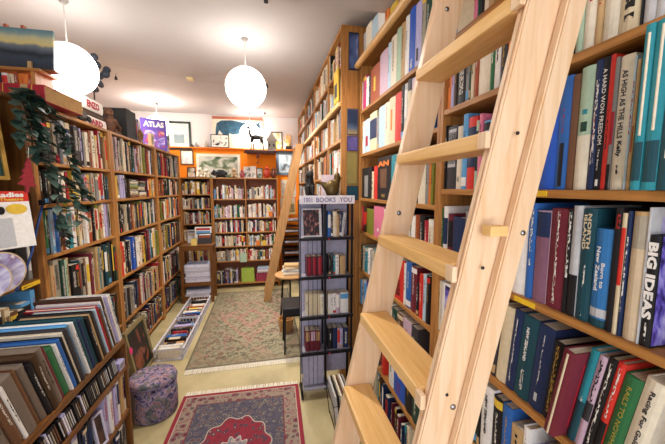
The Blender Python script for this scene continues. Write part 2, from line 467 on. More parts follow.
t = bookcase('bookcase', 'wide oak bookcase across the back under the landscape picture', cB, -.872, .187, [1.865, 1.52, 1.21, .965, .73, .478, .09], 1.865, .25, W_OAK, th=.018, side=.02, backmat=W_RED)
bm = bmesh.new(); dl = -.343 + .3425
for z0, z1 in ((.478, .712), (.73, .947), (.965, 1.192), (1.21, 1.502), (1.52, 1.847)): box(bm, dl - .009, dl + .009, -.12, .11, z0 + .0003, z1 - .0003)
link_mesh('divider', bm, W_OAK[2], t)
bookcase('bookcase', 'narrow oak bookcase in the back corner behind the magazine stand', cB, -1.345, -.878, [1.865, 1.60, 1.365, 1.12, .85, .5, .09], 1.865, .25, W_OAK, th=.016, side=.016)

LIM['N'] = (LN0 + .0245, LN1 - .03, ZN); LIM['M'] = (LM0 + .0245, LN0 - .0245, ZM + [2.99])
# ------------------------------------------------------------------ books: the bookcase beside the ladder, measured spine by spine
T = lambda s, z, hgt, run, c='white', bold=0., xo=0.: (s, z, hgt, run, c, bold, xo)
spec_row(cR, 2.31, [(449, 457, .26, 'ivory'), (457, 473, .27, 'cream', dict(look='thick cream hardback with black lettering')), (473, 477, .25, 'pink'), (477, 480, .24, 'dark_green'), (480, 484, .26, 'black'), (484, 488, .26, 'ivory'), (488, 493, .25, 'tan')], 'N1', zref=2.345)
spec_row(cR, 2.03, [(440.5, 444, .2, 'brown'), (444, 450, .24, 'orange'), (450, 453, .24, 'lavender'), (453, 456, .24, 'dark_brown'), (456, 465, .27, 'black', dict(look='black hardback with tall white lettering', deco=[(.15, .9, .8, 'ink_white')])),
    (465, 468, .25, 'grey'), (468, 470, .24, 'dark_green'), (470, 473, .25, 'cream'), (473, 477, .25, 'rust'), (477, 489, .25, 'ivory', dict(look='thick ivory hardback without a jacket', deco=[])), (489, 493, .22, 'green'), (493, 499, .24, 'white'), (499, 505, .2, 'charcoal'),
    (505, 519, .21, 'orange', dict(look='bright orange thick book', deco=[]))], 'N2', zref=2.06)
spec_row(cR, 2.03, [(575, 582, .22, 'pale_green'), (582, 594, .27, 'ivory'), (594, 601, .27, 'tan'), (601, 617, .27, 'ivory', dict(deco=[(.5, .9, .5, 'ink_red')], look='thick ivory hardback with faint lettering')),
    (617, 640, .27, 'cream', dict(look='very thick cream book with black vertical lettering', deco=[(.1, .45, .8, 'ink_black')])), (640, 643, .26, 'black'), (643, 656, .25, 'silver'), (656, 668, .25, 'silver')], 'N2', zref=2.06)
fN3 = [(440, 445, .28, 'black')]
spec_row(cR, 1.695, [(436.8, 440, .27, 'cream'), (440, 445, .27, 'black'), (445, 455, .26, 'charcoal', dict(look='grey and black photo-spine book', deco=[(.35, .95, .9, 'silver'), (.4, .9, .9, 'ink_black')])), (455, 460, .25, 'ivory', dict(deco=[(.12, .2, .7, 'ink_black')])),
    (460, 465, .29, 'sky_blue'), (465, 473.5, .27, 'red', dict(look='red hardback standing between two blue books')), (473.5, 476, .25, 'pale_green'), (476, 479.5, .27, 'pink'), (480, 488, .24, 'sky_blue', dict(look='wide pale blue hardback tucked behind the ladder rail'))], 'N3', zref=1.73)
spec_row(cR, 1.695, [(538, 553, .29, 'royal_blue', dict(look='glossy plain blue hardback against the ladder rail', deco=[])),
    (553, 565, .29, 'blue', dict(look='blue hardback with a black and white figure at the foot', deco=[(.03, .42, .7, 'black'), (.1, .4, .5, 'ink_white'), (.5, .72, .35, 'ink_red')])),
    (565, 572, .285, 'brown', dict(look='plain brown leather-look hardback', deco=[])),
    (572, 586, .295, 'pale_green', dict(look='pale hardback with washed green and cream picture spine', deco=[(.0, .45, .97, 'ivory'), (.48, .56, .8, 'dark_green'), (.62, .66, .7, 'teal')])),
    (586, 593, .3, 'navy', dict(look='navy hardback with white lettering beside the red spine', deco=[(.2, .85, .6, 'ink_white'), (.3, .6, .2, 'crimson')])),
    (593, 600, .3, 'black', dict(look='black hardback titled a hard won freedom', title=[T('A HARD WON FREEDOM', .19, .0085, .17), T('The Story', .07, .004, .05)], deco=[(.03, .08, .6, 'white')])),
    (600, 605, .3, 'red', dict(look='narrow bright red hardback with grey side', deco=[(.25, .6, .4, 'ink_black')])),
    (605, 609, .29, 'grey', dict(deco=[(.35, .6, .97, 'crimson'), (0, .2, .97, 'black')])),
    (609, 623, .288, 'ivory', dict(look='ivory hardback titled as high as the hills', title=[T('AS HIGH AS THE HILLS', .185, .0105, .145, 'charcoal', .0004), T('Kelly', .09, .011, .034, 'black', .0006)], deco=[(.12, .19, .4, 'ink_black')])),
    (623, 626, .28, 'pale_blue'), (626, 630, .27, 'tan', dict(deco=[(.3, .5, .5, 'rust')])),
    (630, 640, .308, 'teal', dict(look='tall teal folder-like book jutting out, cream panel on spine', deco=[(.34, .95, .5, 'ivory'), (.06, .3, .9, 'dark_teal')], ly=-.045, depth=.24)),
    (640, 656, .308, 'teal', dict(look='second tall teal book jutting out, cream panel on its spine', deco=[(.36, .97, .42, 'ivory'), (.05, .3, .9, 'dark_teal')], ly=-.045, depth=.24)),
    (656, 672, .305, 'dark_teal', dict(look='dark teal book jutting out, cut off by the picture edge', ly=-.045, depth=.24, deco=[(.2, .8, .35, 'ink_white'), (.19, .24, .4, 'white')]))], 'N3', zref=1.73, depth=.2)
spec_row(cR, 1.37, [(439, 441.5, .24, 'green'), (441.5, 446, .25, 'white'), (446, 451, .22, 'maroon'), (451, 463.5, .21, 'navy', dict(look='short navy hardback beside a maroon one', deco=[])), (463.5, 466, .24, 'grey'), (466, 475, .26, 'magenta', dict(look='bright pink hardback beside the ladder rail', deco=[(.6, .9, .5, 'ink_white')]))], 'N4', zref=1.44)
spec_row(cR, 1.37, [(511, 524, .275, 'white', dict(look='plain white book leaning behind the ladder rail', deco=[])),
    (524.3, 531.5, .285, 'blue', dict(look='light blue hardback with white title, beside the white book', deco=[(.5, .95, .6, 'ink_white'), (.35, .42, .5, 'ink_white')])),
    (531.5, 545, .265, 'mauve', dict(look='dusty pink picture-spine book with navy top', deco=[(0, .72, .97, 'rose'), (.72, .99, .97, 'navy'), (.78, .92, .6, 'ink_white')])),
    (545, 562, .275, 'maroon', dict(look='thick maroon hardback with cream strip along its spine', deco=[(.05, .97, .4, 'ink_white')])),
    (562, 566, .275, 'black', dict(look='black hardback with cream lettering beside the maroon one', deco=[(.35, .97, .7, 'ink_white')])),
    (566, 575, .285, 'silver', dict(look='grey-topped hardback with a dark photo at its foot', deco=[(0, .38, .97, 'black'), (.03, .3, .7, 'ink_white')])),
    (575, 588.3, .28, 'dark_teal', dict(look='dark green hardback titled north island', title=[T('NORTH', .225, .009, .085, 'cream', .0006, .0045), T('ISLAND', .222, .0075, .085, 'cream', .0004, -.0055)], deco=[(.3, .5, .35, 'ink_white'), (.04, .08, .3, 'ink_white')])),
    (588.5, 606, .235, 'steel_blue', dict(look='sky blue hardback titled born in new zealand', title=[T('Born to', .125, .008, .06, 'white', .0003, .006), T('New Zealand', .14, .008, .105, 'white', .0003, -.006)], deco=[(.0, .08, .97, 'dark_teal'), (.1, .19, .97, 'silver')])),
    (606, 613, .285, 'black', dict(look='black hardback standing taller than the sky blue one', deco=[(.84, .95, .7, 'ink_red')])),
    (613, 618, .275, 'cream'), (618, 622, .28, 'navy', dict(deco=[(.2, .8, .5, 'ink_white')])),
    (623, 638, .28, 'tan', dict(look='beige hardback with a small walking figure on its spine', deco=[(.0, .72, .97, 'beige'), (.72, .97, .9, 'stone'), (.78, .92, .6, 'ink_white'), (.14, .4, .55, 'ink_black'), (.52, .55, .7, 'ink_black')])),
    (638, 640, .29, 'silver', dict(look='grey book whose front cover shows above the black one', deco=[], face=[(1, .03, .16, .2, .27, 'lavender')], depth=.2)),
    (640.2, 651.5, .235, 'black', dict(look='black hardback titled big ideas with a purple front cover', title=[T('BIG IDEAS', .14, .0165, .16, 'white', .0009)], deco=[(.06, .22, .4, 'ink_white')], face=[(1, .006, .17, .004, .233, 'print_violet')], depth=.17))], 'N4', zref=1.43)
LE = R(9)
spec_row(cR, 1.045, [(484, 490, .25, 'black'), (490, 494, .26, 'charcoal'), (494, 504, .27, 'cream', dict(look='cream hardback leaning beside the ladder rail', deco=[])), (504, 512, .275, 'navy', dict(deco=[(.1, .9, .4, 'ink_white')])),
    (512, 526, .27, 'dark_teal', dict(look='dark blue hardback titled new zealand', title=[T('NEW ZEALAND', .18, .0095, .11, 'white', .0005)], deco=[(.1, .35, .5, 'ink_white')])), (526, 541, .265, 'navy', dict(look='thick navy hardback with a white label at its foot', deco=[(.1, .2, .5, 'silver'), (.3, .9, .25, 'ink_white')])),
    (541, 551, .24, 'black', dict(look='black hardback with cream lettering beside the thick navy one', deco=[(.1, .95, .6, 'ink_gold')]))], 'N5', zref=1.055, lean=R(5))
spec_row(cR, 1.045, [(556, 567, .255, 'maroon', dict(look='maroon hardback jutting out with cream spine strip and framed cover', deco=[(0, .97, .45, 'cream')], ly=-.03, face=[(1, .04, .15, .03, .22, 'crimson'), (1, .045, .145, .035, .215, 'maroon')], lean=LE)), (581.5, 590, .27, 'teal', dict(deco=[(0, .45, .97, 'dark_teal'), (.1, .5, .5, 'ink_white')])),
    (590, 598, .265, 'mauve', dict(deco=[(.3, .5, .97, 'charcoal'), (.5, .95, .7, 'ink_black')])), (598, 607, .27, 'black', dict(deco=[(.1, .95, .5, 'ink_white')])), (607, 615, .27, 'red', dict(look='red topped black book leaning beside the green one', deco=[(0, .4, .97, 'black'), (.45, .95, .55, 'ink_white')])),
    (615, 633, .25, 'green', dict(look='thick green cloth hardback titled rails to nowhere', title=[T('RAILS TO NOWHERE', .13, .009, .19, 'gilt', .0001)])), (633, 655, .265, 'ivory', dict(look='thick ivory hardback titled racing for gold', title=[T('Racing For Gold', .17, .011, .14, 'charcoal', .0004)], depth=.2))], 'N5', zref=1.22, lean=LE)
spec_row(cR, .72, [(466, 471, .25, 'grey'), (471, 477, .26, 'dark_green'), (477, 480, .26, 'black'), (480, 491, .27, 'white', dict(look='white paperback with black vertical title', title=[T('NEW ZEALAND', .16, .011, .15, 'black', .0007)])), (491, 500, .26, 'black'), (500, 509, .26, 'blue'), (509, 521, .22, 'tan', dict(deco=[(.1, .9, .5, 'ink_black')])), (521, 527, .25, 'white'), (527, 545, .2, 'lavender'), (545, 560, .25, 'black'), (560, 580, .25, 'navy')], 'N6', zref=.86)

# the bookcase seen through the rungs
def an_title(root, b): text_mesh('spine_title', 'AN', .02, pal('orange'), root, width=b['th'] * .82, height=.036, bold=.0012, M=face_M((1, 0, 0), (0, 0, 1), (0, -.0014, .24)))
spec_row(cR, 2.31, [(360, 362.5, .22, 'white'), (362.5, 365.5, .25, 'magenta'), (365.5, 368, .22, 'white'), (368, 370, .21, 'charcoal'), (370, 379, .24, 'rust', dict(look='red-orange hardback with gold panel', deco=[(.3, .7, .5, 'yellow')])), (379, 387, .27, 'mauve', dict(look='pair-wide pale mauve hardback', deco=[])),
    (387, 390, .28, 'pale_blue'), (390, 395.5, .29, 'ivory'), (395.5, 400, .3, 'pale_green', dict(deco=[])), (400, 404, .3, 'tan'), (404, 408, .31, 'white'), (408, 414, .32, 'royal_blue', dict(look='bright blue tall hardback', deco=[(.05, .2, .7, 'ink_white')])), (414, 420, .31, 'lavender', dict(deco=[(.1, .3, .7, 'black')])), (420, 424, .32, 'stone'), (424, 430, .32, 'dark_green'), (430, 437, .3, 'ivory')], 'M1', zref=2.4)
spec_row(cR, 1.97, [(360, 361.5, .24, 'pink'), (361.5, 364, .25, 'white'), (364, 369, .25, 'pale_blue', dict(deco=[(.2, .5, .8, 'crimson')])), (369, 376, .27, 'cream'), (376, 378, .22, 'grey'), (378, 384, .27, 'pale_blue', dict(look='pale blue-grey hardback', deco=[])), (384, 388, .27, 'ivory'), (388, 394, .28, 'cream', dict(look='cream and yellow book with orange patch', deco=[(.3, .75, .6, 'orange')])),
    (394, 400, .28, 'red', dict(look='coral red hardback', deco=[])), (400, 403, .3, 'black'), (403, 406, .3, 'silver'), (406, 410, .31, 'charcoal'), (410, 414, .3, 'mauve')], 'M2', zref=2.03)
spec_row(cR, 1.62, [(360.5, 371, .235, 'black', dict(look='black book with grey panel on its spine', deco=[(.05, .75, .7, 'grey'), (.55, .7, .6, 'silver')])), (371, 373, .2, 'cream'), (373, 376.5, .235, 'red', dict(deco=[])), (376.5, 390, .285, 'black', dict(look='large black book with orange capitals and a sepia warrior', extra=an_title, deco=[(.28, .72, .8, 'brown'), (.32, .62, .4, 'black'), (.3, .68, .6, 'ink_gold'), (.06, .14, .6, 'ink_gold')])),
    (390, 400, .28, 'teal', dict(look='teal hardback beside the black warrior book', deco=[(.2, .85, .4, 'ink_white')])), (417, 424, .28, 'ivory'), (424, 428, .27, 'grey'), (428, 430, .27, 'orange'), (430, 432.5, .26, 'olive')], 'M3', zref=1.68)
spec_row(cR, 1.35, [(361, 363, .2, 'crimson'), (363, 366, .2, 'dark_brown'), (366, 373, .19, 'olive', dict(look='olive green hardback', deco=[])), (373, 383, .22, 'pink', dict(look='wide pink hardback with white dot', deco=[(.2, .3, .4, 'white')])), (383, 387, .21, 'ivory'), (407, 414, .2, 'white'), (414, 418, .21, 'rust'), (418, 423, .21, 'black'), (423, 427, .19, 'crimson'), (427, 432, .2, 'ivory')], 'M4', zref=1.43)
spec_row(cR, 1.03, [(359, 362, .2, 'dark_green'), (362, 364, .2, 'ivory'), (364, 367, .2, 'teal'), (367, 369, .2, 'white'), (392, 403, .25, 'red', dict(look='red and black patterned paperback', deco=[(.1, .5, .8, 'ink_black'), (.8, .97, .6, 'white')])), (403, 405, .24, 'white'), (405, 410, .26, 'blue'), (410, 415.5, .25, 'maroon'), (415.5, 418, .17, 'black'), (418, 422, .23, 'red'), (422, 425, .24, 'pale_blue'), (425, 428.5, .24, 'black')], 'M5', zref=1.12)
spec_row(cR, 1.045, [(434.5, 437, .22, 'maroon'), (437, 439.5, .235, 'cream'), (439.5, 459, .235, 'white', dict(look='wide white edged book with violet and black pattern', deco=[(.03, .97, .82, 'print_violet')]))], 'N5', zref=1.2)
spec_row(cR, .73, [(372, 376, .22, 'navy'), (376, 380, .22, 'dark_teal'), (380, 384, .24, 'white'), (384, 386.5, .24, 'yellow'), (386.5, 391, .23, 'ivory'), (391, 396, .22, 'dark_green'), (396, 402, .22, 'brown'), (402, 410, .22, 'mauve'), (410, 416, .22, 'charcoal')], 'M6', zref=.82)
spec_row(cR, .42, [(388, 393, .25, 'white'), (393, 404, .24, 'royal_blue', dict(look='deep blue and violet book', deco=[(.55, .7, .6, 'white'), (.1, .4, .6, 'purple')])), (404, 411, .24, 'black'), (411, 418, .22, 'dark_green', dict(deco=[(.2, .8, .5, 'ink_white')])), (418, 425, .22, 'black')], 'M7', zref=.5)
def fill(case, u0, u1, z, hm, pl, row, zr=None):
    a, e = sorted((case.at(u0, zr or z + .06), case.at(u1, zr or z + .06)))
    auto_row(case, a, e, z, hm + .02, pl, row, hmax=hm, hmin=hm - .06, keep='stuff')
MIX = ['ivory', 'cream', 'black', 'maroon', 'navy', 'white', 'tan', 'grey', 'red', 'teal', 'blue', 'brown']
fill(cR, 489, 537, 1.695, .28, MIX, 'N3'); fill(cR, 477, 513, 1.37, .27, MIX, 'N4'); fill(cR, 521, 573, 2.03, .235, MIX, 'N2'); fill(cR, 458, 482, 1.045, .26, MIX, 'N5', 1.1); fill(cR, 401, 416, 1.62, .26, MIX, 'M3'); fill(cR, 388, 406, 1.35, .21, MIX, 'M4'); fill(cR, 371, 391, 1.03, .24, MIX, 'M5', 1.12); fill(cR, 415, 433, 1.97, .3, MIX, 'M2', 2.03)
LM = lp - .03
fill(cR, 372, 387, .42, .24, MIX, 'M7', .5); auto_row(cR, LM0 + .03, lp - .03, .09, .28, MIX, 'M8', hmax=.25, hmin=.18, keep='stuff')
auto_row(cR, LM0 + .03, cR.at(359.5, 1.5), 1.35, .25, MIX, 'M4', hmax=.21, keep='stuff')
for z, cl in ((.73, .28), (.42, .29)): auto_row(cR, LM0 + .03, cR.at(366, z + .1), z, cl, ['sky_blue', 'purple', 'magenta', 'teal', 'white', 'navy', 'green', 'black'], 'M%d' % (6 if z > .5 else 7), hmax=.24, hmin=.2)
WH = ['white', 'ivory', 'cream', 'silver', 'black', 'orange', 'grey', 'yellow', 'tan']
spec_row(cR, 2.68, [(362, 365, .2, 'silver'), (365, 371, .22, 'ivory', dict(deco=[])), (371, 377, .2, 'pale_blue', dict(deco=[])), (377, 384, .3, 'white', dict(look='tall plain white board', deco=[])), (384, 388, .29, 'orange')], 'M0', zref=2.75)
spec_row(cR, 2.68, [(389, 396, .11, 'yellow', dict(look='bright yellow short book', deco=[])), (397, 402, .11, 'tan'), (402, 406, .1, 'charcoal')], 'M0', zref=2.72, depth=.1)

# far units
FP = ['ivory', 'cream', 'white', 'tan', 'stone', 'silver', 'brown', 'black', 'charcoal', 'grey', 'cream', 'rust', 'pale_blue', 'dark_green', 'orange']
for i in range(4):
    for j, z in enumerate(ZF[:-1]):
        clear = (2.97 if j == 0 else ZF[j - 1]) - .03 - z
        auto_row(cF, UF[i] + .023, UF[i + 1] - .023, z, clear, FP if z > 1.4 else MIX, 'F%d%d' % (i, j), reverse=False, hmax=.25, tmin=.014, tmax=.04)
    auto_row(cF, UF[i] + .023, UF[i + 1] - .023, .09, .45, MIX, 'F%d8' % i, hmax=.26)

# long wall
def colour_row(case, l0, l1, z, cols, row, hmin, hmax, depth=.19, lym=.03):
    n = len(cols); ws = [rnd.uniform(.6, 1.5) for _ in cols]; k = (l1 - l0 - .006) / sum(ws); x = l0 + .003; h = rnd.uniform(hmin, hmax)
    for i, (c, w) in enumerate(zip(cols, ws)):
        if rnd.random() < .35: h = rnd.uniform(hmin, hmax)
        th = w * k - .0012; hh = max(hmin, min(hmax, h + rnd.uniform(-.02, .02)))
        book(case, x + w * k / 2, z + .0008, th, hh, min(depth, hh * .75), c, ly=rnd.uniform(.006, lym), row=row, order=i + 1, deco=auto_deco(c, rnd), paper=rnd.random() < .4); x += w * k
sp = lambda s: s.split()
a0, a1 = UL[0][0] + .038, UL[0][1] - .038
colour_row(cL, a0, a1, 1.86, sp('black black charcoal black brown stone black silver navy cream tan charcoal mauve black lavender charcoal ivory brown rust ivory tan cream crimson ivory brown tan'), 'A1', .255, .312)
colour_row(cL, a0, a1, 1.60, sp('black dark_brown black charcoal black black charcoal ivory cream crimson stone yellow yellow cream black mauve lavender tan stone pale_green grey cream crimson white black dark_teal'), 'A2', .185, .232)
colour_row(cL, a0, a1, 1.28, sp('dark_green green black pale_blue blue tan rust white teal white black cream brown ivory white rust black black cream olive tan ivory white lavender grey cream'), 'A3', .235, .29)
colour_row(cL, a0, a1, .87, sp('ivory tan stone dark_green pale_green tan black black dark_teal stone brown ivory maroon ivory tan teal stone black dark_teal dark_green charcoal black dark_green'), 'A4', .29, .375)
LP = ['cream', 'ivory', 'tan', 'brown', 'black', 'maroon', 'stone', 'charcoal', 'white', 'dark_green', 'black', 'navy', 'olive', 'cream', 'tan', 'mauve', 'dark_brown', 'stone', 'charcoal', 'dark_teal', 'grey', 'crimson', 'rust']
b0, b1 = UL[1][0] + .038, UL[1][1] - .038; c0, c1 = UL[2][0] + .038, UL[2][1] - .038
auto_row(cL, b0, b1, 1.86, .32, LP + ['ivory', 'cream', 'teal', 'crimson', 'black', 'white'], 'B1', hmax=.312, hmin=.25)
pile0 = b0 + .33; pile1 = b0 + .80
colour_row(cL, b0, pile0, 1.60, sp('tan yellow stone lavender lavender black black dark_brown'), 'B2', .19, .23)
auto_row(cL, pile1 + .03, b1, 1.60, .24, ['crimson', 'orange', 'yellow', 'cream', 'maroon', 'stone', 'rust'], 'B2', hmax=.23, hmin=.19)
auto_row(cL, b0, b1, 1.28, .3, LP, 'B3', hmax=.29, hmin=.235)
colour_row(cL, b0, b1, .87, sp('red ivory cream charcoal black ivory royal_blue blue black white white ivory tan yellow black brown maroon lavender teal dark_green red ivory stone olive'), 'B4', .29, .37)
auto_row(cL, b0, b1, .45, .39, LP, 'B5', hmax=.35, hmin=.26)
auto_row(cL, c0, c1, 1.86, .32, LP, 'C1', hmax=.31, hmin=.25)
for z, cl, k in ((1.60, .24, 2), (1.28, .3, 3), (.87, .39, 4), (.45, .39, 5)):
    auto_row(cL, c0, c1, z, cl, ['crimson', 'orange', 'cream', 'maroon', 'stone', 'rust', 'black', 'charcoal', 'dark_brown', 'tan', 'olive', 'ivory', 'white', 'black', 'dark_green', 'navy'], 'C%d' % k, hmax=min(cl - .01, .33), hmin=cl * .75)
auto_row(cL, a0, a1, .45, .39, LP, 'A5', hmax=.3, hmin=.22, keep='stuff')
for q0, q1, k in ((b0, b1, 'B6'), (c0, c1, 'C6'), (a0, a1, 'A6')): auto_row(cL, q0, q1, .08, .34, ['black', 'dark_brown', 'maroon', 'navy', 'charcoal', 'stone', 'dark_green', 'brown'], k, hmax=.3, hmin=.22)
def flat_pile(case, lx, z, items, row, ly=.015, start=1, jit=.02):
    for i, (th, h, d, c) in enumerate(items):
        book(case, lx + rnd.uniform(-jit, jit), z + .0008, th, h, d, c, ly=ly + rnd.uniform(0, jit), row=row, order=start + i, deco=[(.2, .8, .5, 'ink_' + ('white' if c in DARKS else 'black'))])
        BOOKS[-1]['flat'] = Matrix.Translation((-h / 2, 0, th / 2)) @ Matrix.Rotation(math.pi / 2, 4, 'Y')
        z += th + .001
flat_pile(cL, pile0 + .13, 1.60, [(.03, .22, .17, 'brown'), (.022, .2, .16, 'cream'), (.012, .21, .16, 'white'), (.03, .2, .16, 'stone'), (.02, .22, .16, 'olive'), (.025, .21, .17, 'pale_green'), (.02, .19, .15, 'ivory'), (.02, .2, .15, 'charcoal')], 'BP')
flat_pile(cL, pile0 + .36, 1.60, [(.03, .2, .17, 'tan'), (.024, .19, .16, 'white'), (.02, .2, .16, 'black'), (.03, .2, .16, 'cream'), (.02, .19, .16, 'grey'), (.025, .19, .17, 'dark_green'), (.02, .18, .15, 'brown')], 'BQ')
# display bookcase under its shelf
colour_row(cL, 1.75, 2.10, .75, sp('dark_brown black white tan brown black sky_blue sky_blue'), 'D1', .28, .36)

# back wall
BP = ['white', 'white', 'ivory', 'silver', 'cream', 'ivory', 'cream', 'crimson', 'black', 'tan', 'pale_blue', 'grey', 'maroon', 'green', 'navy', 'rust', 'white', 'ivory', 'brown', 'mauve', 'sky_blue', 'stone']
zb = [1.52, 1.21, .965, .73, .478, .09]
for j, z in enumerate(zb):
    clear = ([1.865] + zb)[j] - .018 - z
    for (x0, x1), s in (((-.848, -.356), 'a'), ((-.33, .163), 'b')):
        if z < .2:
            if s == 'a': auto_row(cB, x0, -.5, z, clear, ['navy', 'maroon', 'lavender', 'black', 'charcoal', 'white'], 'K%d%s' % (j, s), hmax=.27, hmin=.2)
        else: auto_row(cB, x0, x1, z, clear, BP, 'K%d%s' % (j, s), hmax=min(.23, clear - .03), hmin=min(.16, clear - .06), tmin=.012, tmax=.032)
zn = [1.60, 1.365, 1.12, .85, .5]
for j, z in enumerate(zn):
    clear = ([1.865] + zn)[j] - .018 - z
    auto_row(cB, -1.325, -.9, z, clear, ['tan', 'yellow', 'cream', 'brown', 'ivory', 'maroon', 'stone', 'charcoal', 'white', 'dark_teal'], 'J%d' % j, hmax=min(.22, clear - .02), hmin=.15)

# art books leaning on the low bookcase, near to far
art = [(.04, .27, 'taupe'), (.035, .28, 'brown'), (.014, .27, 'white'), (.04, .29, 'taupe', 'grey-brown cloth art book'), (.03, .285, 'brown'), (.03, .29, 'taupe', 'grey art book with white head'), (.024, .28, 'black'), (.03, .3, 'dark_brown'), (.035, .31, 'taupe'), (.014, .3, 'maroon'),
    (.042, .27, 'green', 'bright green cloth art book'), (.012, .28, 'white'), (.022, .29, 'blue', 'art book with bright blue cover'), (.016, .29, 'black'), (.014, .31, 'ivory'), (.02, .32, 'charcoal'), (.03, .32, 'sky_blue', 'large sky blue art book with barcode'), (.012, .33, 'white'),
    (.03, .32, 'dark_teal'), (.024, .31, 'navy'), (.03, .31, 'dark_teal'), (.022, .3, 'black'), (.012, .31, 'tan'), (.03, .31, 'black'), (.02, .3, 'charcoal'), (.014, .31, 'pale_blue'), (.018, .32, 'crimson', 'red topped art book'), (.012, .3, 'brown'), (.014, .31, 'sky_blue'), (.012, .33, 'white'), (.022, .35, 'dark_brown', 'dark art book with flowered cover'), (.012, .35, 'white'), (.014, .345, 'lavender'), (.012, .34, 'white'), (.014, .34, 'ivory'), (.012, .34, 'pale_blue')]
y = 2.085; la = R(19)
xs = []
for i, it in enumerate(reversed(art)):
    st = (it[0] + .0015) / math.cos(la); y -= st; xs.append((y, it))
# foot positions so that the row ends at the far end
for i, (y, it) in enumerate(xs):
    th, h, c = it[:3]
    fc = None
    if c == 'sky_blue' and th > .02: fc = [(-1, .04, .085, h - .07, h - .03, 'white')]
    if c == 'dark_brown': fc = [(-1, .02, .3, h - .09, h - .01, 'maroon'), (-1, .02, .3, h - .08, h - .02, 'ink_white')]
    book(cW, y + th / 2 / math.cos(la), .7658, th, h, rnd.uniform(.28, .33) if th > .012 else .3, c, ly=rnd.uniform(.004, .02), lean=-la, look=(it[3] if len(it) > 3 else c.replace('_', ' ') + ' art book'), row='W1', order=i + 1, face=fc,
         deco=[(.35, .8, .5, 'ink_' + ('white' if c in DARKS else 'black'))] if rnd.random() < .4 else [])
    BOOKS[-1]['cased'] = rnd.random() < .88
colour_row(cW, 1.45, 1.72, .30, sp('black charcoal lavender black navy charcoal'), 'W3', .2, .25, .25)
colour_row(cW, 1.82, 2.075, .30, sp('lavender white pink lavender white white tan ivory'), 'W3', .22, .255, .25)
colour_row(cW, 1.6, 2.07, .05, sp('black navy charcoal dark_brown black black charcoal navy black grey'), 'W4', .17, .21, .25)

# wire rack
spec_row(cS, 1.316, [(328, 331, .2, 'blue'), (331, 333, .18, 'black'), (333, 337, .2, 'ivory'), (337, 339.5, .21, 'tan'), (339.5, 342, .2, 'navy'), (342, 345, .19, 'silver', dict(lean=R(8)))], 'R1', zref=1.4, depth=.105)
spec_row(cS, 1.008, [(306.5, 311.5, .155, 'maroon', dict(deco=[(.08, .92, .8, 'crimson'), (.12, .88, .6, 'ink_white')])), (311.5, 317, .155, 'maroon', dict(deco=[(.08, .92, .8, 'crimson'), (.12, .88, .6, 'ink_white')])), (317, 322.5, .155, 'maroon', dict(deco=[(.08, .92, .8, 'crimson'), (.12, .88, .6, 'ink_white')])),
    (328.5, 331, .16, 'black'), (331, 333.5, .15, 'charcoal'), (333.5, 335.5, .155, 'teal'), (335.5, 339, .16, 'white'), (340, 345.5, .15, 'tan', dict(look='plain tan paperback', deco=[]))], 'R2', zref=1.07, depth=.105)
spec_row(cS, .683, [(306, 308, .17, 'ivory'), (308, 312, .175, 'cream', dict(deco=[])), (312, 316, .175, 'cream', dict(deco=[])), (316, 320.5, .175, 'cream', dict(deco=[])), (320.5, 324, .17, 'ivory'),
    (328, 330.5, .17, 'ivory'), (330.5, 333, .165, 'white'), (333, 336, .17, 'white'), (336, 340, .165, 'mauve'), (340.5, 348.5, .17, 'white', dict(look='white book with bright blue top', deco=[(.7, .95, .97, 'sky_blue')]))], 'R3', zref=.76, depth=.105)
spec_row(cS, .383, [(305.5, 310.5, .17, 'maroon', dict(deco=[(.5, .95, .9, 'tan')])), (310.5, 316, .17, 'maroon', dict(deco=[(.5, .95, .9, 'mauve')])), (316, 320.5, .165, 'maroon', dict(deco=[(.5, .95, .9, 'tan')])), (328, 333, .175, 'black'), (333, 337.5, .175, 'navy'), (337.5, 340, .17, 'mauve'), (340, 343, .165, 'lavender'), (343.5, 348.5, .17, 'navy', dict(deco=[(.2, .8, .8, 'ink_white')]))], 'R4', zref=.45, depth=.105)

# ------------------------------------------------------------------ measuring helpers: photograph column/row -> place on a plane of the room
def _ray(u, v): a, b = (u - 332.5) / FPX, -(v - 222) / FPX; return [_F[i] + a * _R[i] + b * _U[i] for i in range(3)]
def on_y(u, v, Y): r = _ray(u, v); t = Y / r[1]; return (r[0] * t, Y, CH + r[2] * t)
def on_x(u, v, X): r = _ray(u, v); t = X / r[0]; return (X, r[1] * t, CH + r[2] * t)

# ------------------------------------------------------------------ the pale ladder against the bookcases
SL = .224
lxz = lambda z: .411 + SL * (z - 1.516)
lad = thing('ladder', 'pale pine library ladder with flat treads leaning on the tall bookcases', 'ladder', (lxz(0), .58, 0))
ox, oy = lxz(0), .58
def rail(y0, y1, w0, w1, ztop=2.46, zb=0.0):
    """a leaning stile: x offsets w0..w1 from the ladder's front edge"""
    bm = bmesh.new()
    vs = []
    poly = [(lxz(zb) + w0 - ox, zb), (lxz(zb) + w1 - ox, zb), (lxz(ztop) + w1 - ox, ztop), (lxz(ztop) + w0 - ox, ztop)]
    prism(bm, poly, y0 - oy, y1 - oy)
    bmesh.ops.bevel(bm, geom=list(bm.edges), offset=.0035, segments=2, affect='EDGES')
    return bm
k = NT('ladder_pine'); c_ = k.coord((16, 16, 1.0), (0, R(-12.6), 0)); n_ = k.noise(c_, 2.2, 5, 1.2); f_ = k.noise(k.coord((60, 60, 2)), 5, 3)
W_RAIL = k.out(k.mix(k.math('MULTIPLY', f_, .25), k.ramp(n_, [(.3, lin('d8b085')), (.7, lin('e8ccaa'))]), lin('cf9f6c')), .38)
fr = link_mesh('side_rail', rail(1.062, 1.098, 0, .105), W_RAIL, lad)
nr = link_mesh('side_rail', rail(.600, .618, .002, .134), W_RAIL, lad)
link_mesh('outer_batten', rail(.588, .5997, .0, .044), W_RAIL, lad)
